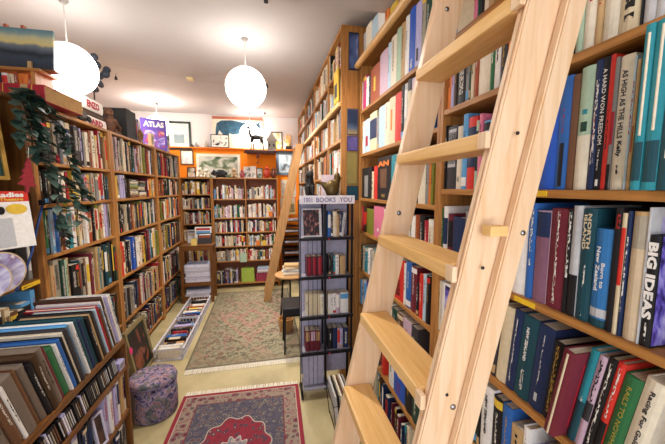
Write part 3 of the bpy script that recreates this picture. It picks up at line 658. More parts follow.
link_mesh('outer_batten', rail(.577, .5997, .087, .136), W_RAIL, lad)
TZ = [2.387, 2.095, 1.802, 1.512, 1.222, .94, .655, .37, .1]
for z in TZ:
    bm = bmesh.new(); x = lxz(z) - ox
    h = .018
    pts = [(x - .014 - SL * h, z - h), (x + .088 - SL * h, z - h), (x + .088 + SL * h, z + h), (x - .014 + SL * h, z + h)]
    box(bm, x - .016, x + .088, .6185 - oy, 1.0615 - oy, z - h, z + h, 0, .005)
    td = link_mesh('tread', bm, W_TREAD[1], lad)
    bm = bmesh.new(); box(bm, x - .016 - .004, x - .007, .588 - oy, .617 - oy, z - h, z + h, 0, .003); link_mesh('tread_end', bm, W_RAIL, td)
steel = plain('dull_steel', '9a9896', .3, 1); dsteel = plain('dark_screw', '3a3330', .5, .6)
def bolt(u, v, y, r, m, name='bolt'):
    p = on_y(u, v, y); bm = bmesh.new()
    lathe(bm, [(0, r * .55), (r * .5, r * .5), (r * .85, r * .3), (r, 0), (r, -.002), (0, -.002)], 12)
    for q in bm.verts: q.co = Matrix.Rotation(math.pi / 2, 4, 'X') @ q.co; q.co += Vector((p[0] - ox, p[1] - oy, p[2]))
    link_mesh(name, bm, m, fr if y > .9 else nr, smooth=True)
bolt(523, 233, .5765, .0065, steel); bolt(453, 407, .5995, .0075, steel)
for u, v, y in ((483, 268, .5875), (447, 395, .5875), (518, 133, .5875), (497, 268, .5995)): bolt(u, v, y, .004, dsteel, 'screw')
for u, v, y in ((447, 9, 1.0615), (399, 213, 1.0615)): bolt(u, v, y, .009, steel)
p = on_y(497, 231, .557); bm = bmesh.new(); box(bm, p[0] - .022 - ox, p[0] + .02 - ox, .548 - oy, .5765 - oy, p[2] - .011, p[2] + .011, 0, .003); link_mesh('stop_block', bm, W_TREAD[0], nr)

# the second ladder further back
W_LAD = wood('aged_ladder_wood', 'a87a48', 'c89c68', .5, (16, 16, 1.2))
ld = thing('ladder', 'honey coloured wooden ladder leaning by the orange wall', 'ladder', (-.03, 4.6, .0085))
for y in (0, .42):
    bm = bmesh.new(); prism(bm, [(-.055, 0), (.05, 0), (.575, 2.33), (.47, 2.33)], y - .02, y + .02); bmesh.ops.bevel(bm, geom=list(bm.edges), offset=.004, segments=1, affect='EDGES'); link_mesh('side_rail', bm, W_LAD, ld)
for i in range(8):
    z = .28 + i * .28; bm = bmesh.new(); x = -.002 + z * .2253; tube(bm, [(x, .0205, z), (x, .3995, z)], .015, 10); link_mesh('rung', bm, W_LAD, ld)

# ------------------------------------------------------------------ wire rack
blk = plain('black_metal', '19181b', .4, .3); grey_p = plain('lavender_grey_panel', 'a9a5b8', .6); wshelf = plain('rack_shelf_grey', '8f8b95', .5)
rk = thing('wire_rack', 'black wire book rack with a lettered white sign, standing in the aisle', 'book rack', (.451, 2.43, 0))
X0, X1, Xm = -.2045, .2045, -.0126
for x, nm in ((X0, 'post'), (Xm, 'post'), (X1, 'post')):
    for y in (-.077, .055):
        bm = bmesh.new(); w = .009 if x > -.1 else .003; box(bm, x - w, x + w, y - .006, y + .006, .05, 1.6025, 0, .002); link_mesh(nm, bm, blk, rk)
for z in (1.316, 1.008, .683, .383):
    bm = bmesh.new(); box(bm, X0 + .0095, X1 - .0095, -.066, .0485, z - .012, z); rs_ = link_mesh('shelf', bm, wshelf, rk)
    bm = bmesh.new(); box(bm, X0 - .012, X1 + .01, -.1, -.084, z - .02, z + .002, 0, .002); link_mesh('shelf_lip', bm, blk, rs_)
    bm = bmesh.new(); box(bm, .01 , .022, -.104, -.1005, z - .018, z - .004); link_mesh('price_clip', bm, plain('red_plastic', 'b5283a'), rs_)
bm = bmesh.new(); box(bm, X0 + .006, X1 - .006, .0615, .068, .12, 1.585); link_mesh('back_panel', bm, grey_p, rk)
for i in range(4):
    x = X0 + .022 + i * .036
    if i: 
        bm = bmesh.new(); tube(bm, [(x, -.0685, .08), (x, -.0685, 1.30)], .0018, 6); link_mesh('front_wire', bm, blk, rk)
bm = bmesh.new(); box(bm, X0 + .01, Xm - .012, -.067, -.062, .1, .355); link_mesh('lower_panel', bm, grey_p, rk)
bm = bmesh.new(); box(bm, X0 + .01, Xm + .03, -.12, .0485, .085, .095); link_mesh('base_tray', bm, wshelf, rk)
for x in (X0, X1):
    bm = bmesh.new(); tube(bm, [(x, -.115, .012), (x, -.06, .045), (x, .05, .045), (x, .058, .012)], .011, 8); link_mesh('foot', bm, blk, rk)
sg = None
bm = bmesh.new(); box(bm, X0 - .008, X1 + .01, -.117, -.109, 1.58, 1.643, 0, .001); sg = link_mesh('sign', bm, plain('white_card', 'e6e2e6', .6), rk); sg['label'] = 'white sign with grey capitals'
for wd, cx_, ww in (('1001', -.148, .062), ('BOOKS', -.012, .15), ('YOU', .142, .1)):
    text_mesh('sign_word', wd, .03, plain('sign_grey_violet', '77708f', .6), sg, width=ww, height=.036, bold=.0006, M=face_M((1, 0, 0), (0, 0, 1), (cx_, -.1178, 1.611)))
bm = bmesh.new(); box(bm, X0, X1, -.1085, .068, 1.603, 1.612); link_mesh('top_shelf', bm, blk, rk)
# face-out book on its top tier
fb = thing('book', 'face-out picture book with white border, on the top tier of the wire rack', 'book', (.352, 2.37, 1.3205))
bm = bmesh.new(); Mx = Matrix.Rotation(R(-7), 4, 'X')
box(bm, -.082, .065, .0, .018, 0, .222, 0, .002, M=Mx); link_mesh('cover', bm, plain('white_jacket', 'd9d4d0', .4), fb)
kk = NT('figures_photo'); n1 = kk.noise(kk.coord((40, 1, 18)), 1.5, 4, .5); pm = kk.out(kk.ramp(n1, [(.4, lin('141216')), (.52, lin('3a2024')), (.6, lin('8a4a40')), (.68, lin('b89484')), (.8, lin('6a2020'))]), .4)
bm = bmesh.new(); box(bm, -.08, .045, -.0012, -.0002, .012, .212, M=Mx); link_mesh('cover_picture', bm, pm, fb)
bm = bmesh.new(); box(bm, -.08, .063, .0185, .03, .001, .219, 0, 0, M=Mx); link_mesh('pages', bm, pages(), fb)
# ornaments on top of the rack
def remesh(o, v=.005):
    m = o.modifiers.new('Remesh', 'REMESH'); m.mode = 'VOXEL'; m.voxel_size = v; m.use_smooth_shade = True
bronze = plain('aged_brass', '5a4826', .4, .5); dk = plain('dark_patina', '26211f', .45, .2)
o = thing('bird_figurine', 'round brass bird figurine on top of the wire rack', 'figurine', (.50, 2.385, 1.6125)); o.scale = (.92, .95, 1.3)
bm = bmesh.new(); ball(bm, (0, 0, .062), (.062, .05, .055)); ball(bm, (.045, 0, .13), (.028, .026, .032)); tube(bm, [(.03, 0, .085), (.042, 0, .115)], [.04, .024], 10); tube(bm, [(.06, 0, .128), (.088, 0, .12)], [.012, .003], 8); tube(bm, [(-.04, 0, .07), (-.1, 0, .1)], [.03, .008], 8); box(bm, -.04, .04, -.03, .03, 0, .016)
remesh(link_mesh('body', bm, bronze, o), .006)
o = thing('cat_figurine', 'dark upright cat figurine on the wire rack behind the brass bird', 'figurine', (.33, 2.42, 1.6175)); o.scale = (1, 1, 1.1)
bm = bmesh.new(); ball(bm, (0, 0, .075), (.042, .04, .075)); ball(bm, (0, -.012, .165), (.032, .03, .03)); tube(bm, [(0, 0, .12), (0, -.01, .155)], [.034, .026], 10)
for s in (-1, 1): tube(bm, [(s * .017, -.01, .183), (s * .024, -.008, .212)], [.013, .002], 6); tube(bm, [(s * .018, -.03, .09), (s * .02, -.042, .012)], [.016, .012], 8)
tube(bm, [(.03, .03, .02), (.06, .0, .02), (.055, -.04, .015)], [.012, .01, .006], 8); remesh(link_mesh('body', bm, dk, o), .005)
o = thing('greeting_card', 'pale pink card standing behind the brass bird', 'card', (.49, 2.45, 1.615))
bm = bmesh.new(); box(bm, -.06, .06, 0, .003, 0, .19, M=Matrix.Rotation(R(-8), 4, 'X')); link_mesh('front_leaf', bm, plain('pink_card', 'dcc4c8'), o); bm = bmesh.new(); box(bm, -.06, .06, .008, .011, 0, .19, M=Matrix.Rotation(R(-3), 4, 'X')); link_mesh('back_leaf', bm, plain('pink_card', 'dcc4c8'), o)

# magazines in a floor rack at its foot
mr = thing('magazine_rack', 'black wire floor rack of magazines beside the foot of the pale ladder', 'magazine rack', (.53, 2.0, 0))
bm = bmesh.new()
for y in (-.14, .14):
    tube(bm, [(-.1, y, .0), (-.13, y, .26), (.06, y, .26), (.09, y, .0)], .0032, 6)
for x, z in ((-.13, .26), (.06, .26), (-.1, .02), (.09, .02)): tube(bm, [(x, -.14, z), (x, .14, z)], .0032, 6)
link_mesh('wire_frame', bm, blk, mr)
for i, c in enumerate(sp('silver black ivory brown white grey')):
    o = thing('magazine', '%s magazine, %s from the aisle in the wire floor rack' % (c, ordinal(i + 1)), 'magazine', (.447 + i * .02, 2.0, .03), group='magazines in the floor rack')
    bm = bmesh.new(); box(bm, -.005, .005, -.12, .12, 0, .29, M=Matrix.Rotation(R(-6), 4, 'Y')); link_mesh('cover', bm, pal(c), o)
    bm = bmesh.new(); box(bm, .0055, .0085, -.117, .117, .002, .286, M=Matrix.Rotation(R(-6), 4, 'Y')); link_mesh('pages', bm, pages(), o)

# ------------------------------------------------------------------ round table, stool, small basket
tb = thing('round_table', 'small round wooden table with thin black legs and books on it', 'table', (.275, 3.86, -.0665)); tb.scale = (1.16, 1.16, 1)
bm = bmesh.new(); lathe(bm, [(0, .665), (.165, .665), (.172, .672), (.172, .683), (.165, .69), (0, .69)], 32); link_mesh('table_top', bm, W_LAD, tb, smooth=False)
bm = bmesh.new(); lathe(bm, [(0, .645), (.13, .645), (.13, .6645), (0, .6645)], 24); link_mesh('apron', bm, blk, tb)
for i in range(3):
    a = R(90 + 120 * i); bm = bmesh.new(); tube(bm, [(math.cos(a) * .1, math.sin(a) * .1, .645), (math.cos(a) * .14, math.sin(a) * .14, .0755)], .01, 8); link_mesh('leg', bm, blk, tb)
z = .6245
for i, (w, d, h, c, a) in enumerate(((.23, .17, .035, 'ivory', 8), (.21, .15, .03, 'silver', -5), (.2, .15, .028, 'cream', 14), (.18, .13, .03, 'tan', -8))):
    o = thing('book', '%s hardback lying %s from the bottom of the pile on the round table' % (c, ordinal(i + 1)), 'book', (.285, 3.85, z), R(a), group='books on the round table')
    I = Matrix.Translation((-d / 2, -w / 2, h / 2)) @ Matrix.Rotation(-math.pi / 2, 4, 'Z') @ Matrix.Rotation(math.pi / 2, 4, 'Y')
    I = Matrix.Translation((-w / 2, -d / 2, h / 2)) @ Matrix.Rotation(math.pi / 2, 4, 'Y')
    bm = bmesh.new(); cc, bl = cover_bm(bm, h, w, d, False, [], I); link_mesh('cover', bm, pal(c), o, normals=False)
    bm = bmesh.new(); pages_bm(bm, h, w, d, False, I, cc, bl); link_mesh('pages', bm, pages(), o)
    z += h + .001
st = thing('stool', 'black padded stool with thin metal legs in front of the round table', 'stool', (.27, 3.19, .0085))
bm = bmesh.new(); box(bm, -.14, .14, -.17, .17, .42, .49, 0, .012); link_mesh('seat', bm, plain('black_vinyl', '17181c', .35), st)
bm = bmesh.new(); box(bm, -.125, .125, -.155, .155, .395, .4195); link_mesh('seat_frame', bm, blk, st)
for sx in (-1, 1):
    for sy in (-1, 1):
        bm = bmesh.new(); tube(bm, [(sx * .115, sy * .145, .395), (sx * .125, sy * .155, 0)], .009, 8); link_mesh('leg', bm, blk, st)
bk = thing('wicker_basket', 'small tan wicker basket on the carpet behind the black stool', 'basket', (.19, 3.58, .0085))
bm = bmesh.new(); lathe(bm, [(0, .0), (.07, .0), (.085, .08), (.09, .15), (.078, .15), (.072, .08), (.06, .012), (0, .012)], 24); kk = NT('wicker'); w_ = kk.n('ShaderNodeTexWave'); w_.inputs['Scale'].default_value = 18; w_.bands_direction = 'Z'; kk.t.links.new(kk.coord(), w_.inputs[0])
link_mesh('body', bm, kk.out(kk.ramp(w_.outputs['Fac'], [(.2, lin('8a5a2c')), (.8, lin('c99b62'))]), .7), bk, smooth=False)
bm = bmesh.new(); tube(bm, [(.084 * math.cos(a), .084 * math.sin(a), .15) for a in (2 * math.pi * i / 20 for i in range(20))], .009, 6, closed=True); link_mesh('rim', bm, plain('wicker_rim', 'b07f46'), bk)

# ------------------------------------------------------------------ ottoman
def m_floral():
    k = NT('floral_tapestry'); v = k.coord()
    n = k.noise(v, 26, 4, 1.0); n2 = k.noise(v, 60, 3); n3 = k.noise(v, 14, 2)
    c = k.ramp(n, [(.32, lin('2e2a38')), (.42, lin('575070')), (.5, lin('8d8098')), (.57, lin('a98a8c')), (.66, lin('7a4a52')), (.75, lin('cdbfc0'))])
    c = k.mix(k.math('MULTIPLY', k.math('GREATER_THAN', n3, .56), .6), c, lin('60665a'))
    k.bump(n2, .3, .004); return k.out(c, .9)
ot = thing('ottoman', 'round floral tapestry ottoman beside the end of the low bookcase', 'ottoman', (-.872, 2.435, 0)); ot.scale = (.95, .95, 1)
fm = m_floral()
bm = bmesh.new(); lathe(bm, [(0, .002), (.16, .002), (.168, .02), (.171, .15), (.168, .268), (.0, .268)], 40); link_mesh('body', bm, fm, ot, smooth=True)
bm = bmesh.new(); lathe(bm, [(0, .269), (.166, .269), (.17, .278), (.165, .295), (.14, .306), (.07, .312), (0, .313)], 40); link_mesh('seat_pad', bm, fm, ot, smooth=True)
bm = bmesh.new(); tube(bm, [(.171 * math.cos(a), .171 * math.sin(a), .27) for a in (2 * math.pi * i / 40 for i in range(40))], .005, 6, closed=True); link_mesh('piping', bm, plain('ottoman_piping', '6a5f74'), ot, smooth=True)

# ------------------------------------------------------------------ rugs
def sep(k, v): s = k.n('ShaderNodeSeparateXYZ'); k.t.links.new(v, s.inputs[0]); return s.outputs
def vor(k, v, sc, feat='F1'):
    o = k.n('ShaderNodeTexVoronoi', feature=feat); k.t.links.new(v, o.inputs['Vector']); o.inputs['Scale'].default_value = sc; return o
def motif(k, v, sc, cols, base):
    """woven rosettes: rings round scattered centres"""
    o = vor(k, v, sc); d = o.outputs['Distance']
    w = k.noise(v, sc * 2.2, 2)
    d = k.math('ADD', d, k.math('MULTIPLY', k.math('SUBTRACT', w, .5), .35))
    return k.ramp(d, [(0, lin(cols[0])), (.17, lin(cols[1])), (.3, lin(cols[2])), (.42, lin(base)), (.62, lin(base)), (.72, lin(cols[1])), (.8, lin(base))], 'CONSTANT')
def m_red_rug(hx, hy):
    k = NT('red_medallion_weave'); v = k.coord(); X, Y, _ = sep(k, v)
    ax, ay = k.math('ABSOLUTE', X), k.math('ABSOLUTE', Y)
    e = k.math('MINIMUM', k.math('SUBTRACT', hx, ax), k.math('SUBTRACT', hy, ay))
    field = motif(k, v, 27, ('7c3640', '3c3844', '7d7468'), '524e5a')
    border = motif(k, v, 19, ('5a1e2a', '86404a', '5e5250'), '93806f')
    red = motif(k, v, 24, ('a08a7c', '6a1c2a', '4a3e4c'), '8c2232')
    grey = motif(k, v, 20, ('8a2838', '777080', 'b0a090'), '7d7a80')
    sx, sy = k.math('DIVIDE', X, hx * .56), k.math('DIVIDE', Y, hy * .52)
    r = k.math('SQRT', k.math('ADD', k.math('MULTIPLY', sx, sx), k.math('MULTIPLY', sy, sy)))
    th = k.math('ARCTAN2', sy, sx)
    r = k.math('ADD', r, k.math('MULTIPLY', k.math('COSINE', k.math('MULTIPLY', th, 12)), .05))
    r = k.math('ADD', r, k.math('MULTIPLY', k.math('ABSOLUTE', k.math('SINE', k.math('MULTIPLY', th, 1))), -.06))
    c = k.mix(k.math('LESS_THAN', r, .93), field, lin('b8a898'))
    c = k.mix(k.math('LESS_THAN', r, .9), c, red)
    c = k.mix(k.math('LESS_THAN', r, .36), c, lin('c4b4a4')); c = k.mix(k.math('LESS_THAN', r, .33), c, grey)
    # corner pieces
    for lim, col in ((.135, lin('7b2a35')), (.128, border), (.034, lin('c0ab98')), (.028, lin('8e1f30'))):
        c = k.mix(k.math('LESS_THAN', e, lim), c, col)
    n = k.noise(v, 260, 2); c = k.mix(k.math('MULTIPLY', n, .3), c, lin('5a4a48'))
    k.bump(n, .3, .002); return k.out(c, .95)
def fringe(parent, y0, y1, hx, n):
    bm = bmesh.new()
    for i in range(n):
        x = -hx + .005 + (2 * hx - .01) * i / (n - 1); j = rnd.uniform(-.008, .008)
        tube(bm, [(x, y0, .004), (x + j * .5, (y0 + y1) / 2, .004), (x + j, y1, .0035)], .0034, 4)
    o = link_mesh('fringe', bm, plain('rug_fringe_cotton', 'dcd4c2', .9), parent); o['kind'] = 'stuff'
rg = thing('rug', 'red medallion rug with dark border on the concrete floor', 'rug', (-.252, 1.90, 0), R(-1.6))
bm = bmesh.new(); box(bm, -.465, .465, -.65, .65, .0005, .008, 0, .002); link_mesh('pile', bm, m_red_rug(.465, .65), rg)
fringe(rg, .65, .70, .46, 130); fringe(rg, -.65, -.685, .46, 60)
def m_beige_rug(hx, hy):
    k = NT('faded_floral_weave'); v = k.coord(); X, Y, _ = sep(k, v)
    ax, ay = k.math('ABSOLUTE', X), k.math('ABSOLUTE', Y)
    e = k.math('MINIMUM', k.math('SUBTRACT', hx, ax), k.math('SUBTRACT', hy, ay))
    field = motif(k, v, 11, ('a66a64', '5f5c48', '96806a'), '988f74')
    n1 = k.noise(v, 5, 3, .6); n2 = k.noise(v, 26, 3, 1.0)
    c = k.mix(k.math('MULTIPLY', k.math('GREATER_THAN', n1, .56), .4), field, lin('ae8074'))
    c = k.mix(k.math('MULTIPLY', k.math('GREATER_THAN', n2, .57), .8), c, lin('565242'))
    sx, sy = k.math('DIVIDE', X, hx * .7), k.math('DIVIDE', Y, hy * .62)
    r = k.math('ADD', k.math('ABSOLUTE', sx), k.math('ABSOLUTE', sy))
    ring = k.math('LESS_THAN', k.math('ABSOLUTE', k.math('SUBTRACT', r, .9)), .06)
    c = k.mix(k.math('MULTIPLY', ring, .4), c, lin('b4706c'))
    ring = k.math('LESS_THAN', k.math('ABSOLUTE', k.math('SUBTRACT', r, .4)), .1)
    c = k.mix(k.math('MULTIPLY', ring, .35), c, lin('b4706c'))
    b = motif(k, v, 9, ('a05a58', '5a5848', '8a7a5e'), '8f8468')
    c = k.mix(k.math('MULTIPLY', k.math('LESS_THAN', e, .13), .5), c, b); c = k.mix(k.math('LESS_THAN', e, .02), c, lin('6a6250'))
    n = k.noise(v, 200, 2); c = k.mix(k.math('MULTIPLY', n, .35), c, lin('6b634e'))
    k.bump(n, .3, .002); return k.out(c, .95)
r2 = thing('carpet', 'large faded beige carpet with pink flowers running to the back bookcase', 'carpet', (-.235, 4.06, 0), R(.4))
bm = bmesh.new(); box(bm, -.56, .56, -1.1, 1.1, .0005, .008, 0, .002); link_mesh('pile', bm, m_beige_rug(.56, 1.1), r2)
fringe(r2, -1.1, -1.18, .555, 160)

# ------------------------------------------------------------------ baskets of books on the floor
wire = plain('white_plastic_wire', 'cfccd4', .5)
cK = Case(0, 0, BACK)
def floor_basket(y0, y1, label, key, cols):
    x0, x1, h = -1.115, -.845, .12; w, d = x1 - x0, y1 - y0
    t = thing('wire_basket', label, 'basket', ((x0 + x1) / 2, (y0 + y1) / 2, 0), group=None)
    hw, hd = w / 2, d / 2
    bm = bmesh.new(); tube(bm, [(-hw, -hd, h), (hw, -hd, h), (hw, hd, h), (-hw, hd, h)], .011, 6, closed=True); link_mesh('rim', bm, wire, t)
    bm = bmesh.new(); box(bm, -hw + .012, hw - .012, -hd + .012, hd - .012, .003, .007); link_mesh('base', bm, wire, t)
    bm = bmesh.new(); s = .012
    n = int(w / .034)
    for i in range(n + 1):
        x = -hw + w * i / n
        for y in (-hd, hd): tube(bm, [(x * .95, y * .985, .006), (x, y, h)], .003, 4)
    n = int(d / .04)
    for i in range(n + 1):
        y = -hd + d * i / n
        for x in (-hw, hw): tube(bm, [(x * .95, y * .985, .006), (x, y, h)], .003, 4)
    for z in (.006, .06):
        f = .95 + .05 * z / h; tube(bm, [(-hw * f, -hd, z), (hw * f, -hd, z), (hw * f, hd, z), (-hw * f, hd, z)], .003, 4, closed=True)
    q = link_mesh('wire_grid', bm, wire, t)
    y = y0 + .025; i = 0
    while y < y1 - .1 and i < len(cols):
        th = rnd.uniform(.028, .07); hh = rnd.uniform(.15, .225); dd = rnd.uniform(.075, .115); c = cols[i]
        xo = x1 - .02 - rnd.uniform(0, max(.001, .23 - hh))
        book(cK, 0, 0, th, hh, dd, c, row=key, order=i + 1, deco=auto_deco(c, rnd))
        tl_ = R(rnd.uniform(8, 22))
        BOOKS[-1]['flat'] = Matrix.Translation((xo, y + th / 2 + .02, .0085 + dd * math.cos(tl_) + th * math.sin(tl_) * .5)) @ Matrix.Rotation(0, 4, 'X') @ Matrix(((0, 0, -1, 0), (1, 0, 0, 0), (0, -1, 0, 0), (0, 0, 0, 1)))
        BOOKS[-1]['flat'] = Matrix.Translation((xo, y + th / 2, .0085 + dd)) @ Matrix(((0, 0, -1, 0), (1, 0, 0, 0), (0, -1, 0, 0), (0, 0, 0, 1)))
        y += th + rnd.uniform(.002, .012); i += 1
floor_basket(3.16, 3.93, 'white wire floor basket of books, the nearer one behind the ottoman', 'Q1', sp('ivory white tan orange black blue maroon crimson ivory black brown lavender navy white tan black maroon cream white brown'))
floor_basket(3.96, 4.70, 'white wire floor basket of books, the further one by the wooden stand', 'Q2', sp('black crimson blue white black cream rust sky_blue ivory white black white ivory cream tan white white ivory cream white'))

# ------------------------------------------------------------------ leaning framed picture
def art_mat(name, stops, hgt, amp=.12, sc=9, detail=4, axis=2, stretch=(1, 1, 1), rough=.4):
    k = NT(name); s = sep(k, k.coord()); n = k.noise(k.coord(stretch), sc, detail, .4)
    f = k.math('ADD', k.math('ADD', k.math('DIVIDE', s[axis], hgt), .5), k.math('MULTIPLY', k.math('SUBTRACT', n, .5), amp * 4))
    return k.out(k.ramp(f, [(p, lin(c)) for p, c in stops]), rough)
def blob_mat(name, stops, sc=9, stretch=(1, 1, 1), dist=.6, interp='LINEAR', rough=.4):
    k = NT(name); n = k.noise(k.coord(stretch), sc, 3, dist); return k.out(k.ramp(n, [(p, lin(c)) for p, c in stops], interp), rough)
def framed(name, label, cat, c, w, h, fmat, fw, art, mat=None, mw=0, rz=0, tilt=0, th=.022, group=None, roll=0):
    """a framed picture; local -y is its front, origin at the middle of its foot"""
    t = thing(name, label, cat, c, rz, group); t.rotation_euler = (-tilt, roll, rz)
    bm = bmesh.new(); x, z = w / 2, h
    o_ = [(-x, 0), (x, 0), (x, z), (-x, z)]; i_ = [(-x + fw, fw), (x - fw, fw), (x - fw, z - fw), (-x + fw, z - fw)]
    vs = {}
    for y in (-th, 0):
        for nm, P in (('o', o_), ('i', i_)): vs[nm, y] = [bm.verts.new((a, y, b)) for a, b in P]
    for j in range(4):
        l = (j + 1) % 4
        bm.faces.new((vs['o', -th][j], vs['o', -th][l], vs['i', -th][l], vs['i', -th][j])); bm.faces.new((vs['o', 0][l], vs['o', 0][j], vs['i', 0][j], vs['i', 0][l]))
        bm.faces.new((vs['o', 0][j], vs['o', 0][l], vs['o', -th][l], vs['o', -th][j])); bm.faces.new((vs['i', -th][j], vs['i', -th][l], vs['i', 0][l], vs['i', 0][j]))
    link_mesh('frame', bm, fmat, t)
    e = fw
    if mat is not None:
        bm = bmesh.new(); box(bm, -x + fw + .0002, x - fw - .0002, -th * .55, -.002, fw + .0002, z - fw - .0002); link_mesh('mount', bm, mat, t); e = fw + mw
    bm = bmesh.new(); hz = (z - 2 * e) / 2; yy = -th * .55 - (.0012 if mat is not None else 0)
    box(bm, -x + e + .0003, x - e - .0003, yy, yy + .001, -hz + .0003, hz - .0003)
    q = link_mesh('picture', bm, art, t); q.location = (0, 0, z / 2)
    return t
t = framed('picture_frame', 'framed portrait leaning on the floor against the old bookcase', 'picture', (-1.155, 3.03, .09), .42, .47, plain('olive_tan_frame', '857652', .5), .03,
    blob_mat('portrait_paint', [(.3, '17120f'), (.5, '2c1d16'), (.58, '8a4a30'), (.66, '5a2a1c')], 6), plain('green_mount', '26332a', .6), .035, rz=R(90), tilt=R(10), th=.03)
t.location.z = .0
bm = bmesh.new(); lathe(bm, [(0, .001), (.03, .001), (.03, 0), (0, 0)], 20)
for v in bm.verts: v.co = Matrix.Rotation(math.pi / 2, 4, 'X') @ v.co + Vector((-.185, -.0315, .3))
link_mesh('price_sticker', bm, plain('pink_sticker', 'd9306e', .5), t)

# ------------------------------------------------------------------ wooden stand with paper
ws = thing('wooden_stand', 'small wooden stand holding magazines and stacked white paper, by the back corner', 'stand', (-1.03, 4.92, 0))
for sx in (-1, 1):
    for sy in (-1, 1):
        bm = bmesh.new(); box(bm, sx * .205 - .02, sx * .205 + .02, sy * .13 - .018, sy * .13 + .018, 0, .84, 0, .003); link_mesh('leg', bm, W_DARK[2], ws)
for z in (.10, .31):
    bm = bmesh.new(); box(bm, -.184, .184, -.145, .145, z - .02, z); link_mesh('shelf', bm, W_DARK[0], ws)
    bm = bmesh.new(); box(bm, -.1845, .1845, -.15, -.1455, z - .05, z + .004); link_mesh('shelf_rail', bm, W_DARK[0], ws)
bm = bmesh.new(); box(bm, -.23, .23, -.15, .15, .8405, .862, 0, .003); link_mesh('top', bm, W_DARK[0], ws)
bm = bmesh.new(); box(bm, -.1845, .1845, -.148, -.125, .79, .84); link_mesh('front_rail', bm, W_DARK[0], ws)
def ream(c, w, d, z, h, label, cols=('e4e2ea',)):
    o = thing('paper_stack', label, 'paper stack', (c[0], c[1], z)); bm = bmesh.new(); n = max(2, int(h / .012)); zz = 0
    bm = bmesh.new()
    for i in range(n):
        j, l = rnd.uniform(-.012, .012), rnd.uniform(-.012, .012); box(bm, -w / 2 + j, w / 2 + j, -d / 2 + l, d / 2 + l, zz, zz + h / n - (.003 if i % 3 == 2 and i < n - 1 else 0)); zz += h / n
    box(bm, -w * .4, w * .4, -d * .4, d * .4, 0, h)
    kk = plain('paper_white', 'dcd9e4', .7); link_mesh('sheets', bm, kk, o)
    bm = bmesh.new(); box(bm, -w / 2, w / 2, -d / 2, d / 2, zz, zz + .004); link_mesh('cover_sheet', bm, plain('cover_sheet_blue', 'a9b3cc', .7), o)
ream((-1.03, 4.92), .34, .24, .3108, .26, 'tall stack of white paper on the middle shelf of the wooden stand')
ream((-1.03, 4.92), .34, .24, .1008, .09, 'low stack of white paper on the bottom shelf of the wooden stand')
for i, (x, w, h, c, lab) in enumerate(((-1.13, .13, .2, 'silver', 'grey magazine standing at the corner side of the wooden stand'), (-.96, .24, .25, 'white', 'white magazine with a red and blue band on the wooden stand'), (-.93, .2, .16, 'charcoal', 'dark magazine standing foremost on the wooden stand'))):
    o = thing('magazine', lab, 'magazine', (x, 5.02 - i * .05, .863)); Mx = Matrix.Rotation(R(-9), 4, 'X')
    bm = bmesh.new(); box(bm, -w / 2, w / 2, -.003, .003, 0, h, M=Mx); link_mesh('cover', bm, pal(c), o)
    bm = bmesh.new(); box(bm, -w * .42, w * .42, -.004, -.0032, h * .55, h * .75, M=Mx); link_mesh('cover_band', bm, pal(['stone', 'sky_blue', 'rust'][i]), o)
    bm = bmesh.new(); box(bm, -w * .42, w * .42, -.004, -.0032, h * .8, h * .92, M=Mx); link_mesh('masthead', bm, pal(['charcoal', 'crimson', 'white'][i]), o)
o = thing('note_card', 'yellow note card on the front of the wooden stand top', 'card', (-1.06, 4.80, .863)); bm = bmesh.new(); box(bm, -.04, .04, -.001, .001, 0, .1, M=Matrix.Rotation(R(-12), 4, 'X')); link_mesh('card', bm, plain('yellow_note', 'e5c96a'), o)

# ------------------------------------------------------------------ lamps and ceiling fittings
k = NT('lit_opal_glass'); k.b.inputs['Base Color'].default_value = (.9, .88, .85, 1); k.b.inputs['Emission Color'].default_value = (1, .96, .93, 1); k.b.inputs['Emission Strength'].default_value = LAMP
M_LAMP = k.m
M_DIM = k.m.copy(); M_DIM.name = 'lit_opal_glass_dimmer'; M_DIM.node_tree.nodes['Principled BSDF'].inputs['Emission Strength'].default_value = LAMP * .4
def lamp(x, y, z, label, r=.175, ZC=ZC):
    t = thing('pendant_lamp', label, 'lamp', (x, y, z), group='round white pendant lamps')
    bm = bmesh.new(); ball(bm, (0, 0, 0), r, 40); link_mesh('globe_shade', bm, M_DIM if ZC < 2.9 else M_LAMP, t, smooth=True)
    bm = bmesh.new(); tube(bm, [(0, 0, r - .002), (0, 0, ZC - z - .02)], .004, 6); link_mesh('cord', bm, plain('cord_white', 'cfc8c0'), t)
    bm = bmesh.new(); lathe(bm, [(0, 0), (.018, -.002), (.03, .012), (.032, .0195), (0, .0195)], 16, c=(0, 0, ZC - z - .02)); link_mesh('ceiling_rose', bm, plain('rose_grey', '8f8880'), t)
lamp(-.25, .75, 2.47, 'lit globe lamp under the low ceiling beside the top of the pale ladder', ZC=2.81)
lamp(-.158, 2.97, 2.585, 'large lit paper globe hanging over the middle of the aisle')
lamp(-1.355, 2.65, 2.54, 'lit globe lamp hanging behind the landscape painting and toy car', r=.172)
lamp(-.26, 5.74, 2.64, 'lit globe lamp hanging in front of the beast painting')
lamp(-3.3, 2.9, 2.6, 'lit globe lamp over the next aisle behind the long wall of books, nearer one')  # added lamp out of view, evens out the light on the ceiling
lamp(-3.3, 5.4, 2.6, 'lit globe lamp over the next aisle behind the long wall of books, further one')  # second added lamp, hidden by the bookcases, for the same ceiling light
lamp(-1.62, 5.35, 2.635, 'lit globe lamp mostly hidden behind the purple atlas')
o = thing('ceiling_fitting', 'small square cream fitting with thin wires on the ceiling', 'ceiling fitting', ((lambda r_, t_: (r_[0] * t_, r_[1] * t_, ZC - .035))(_ray(190, 77.5), (ZC - CH) / _ray(190, 77.5)[2])))
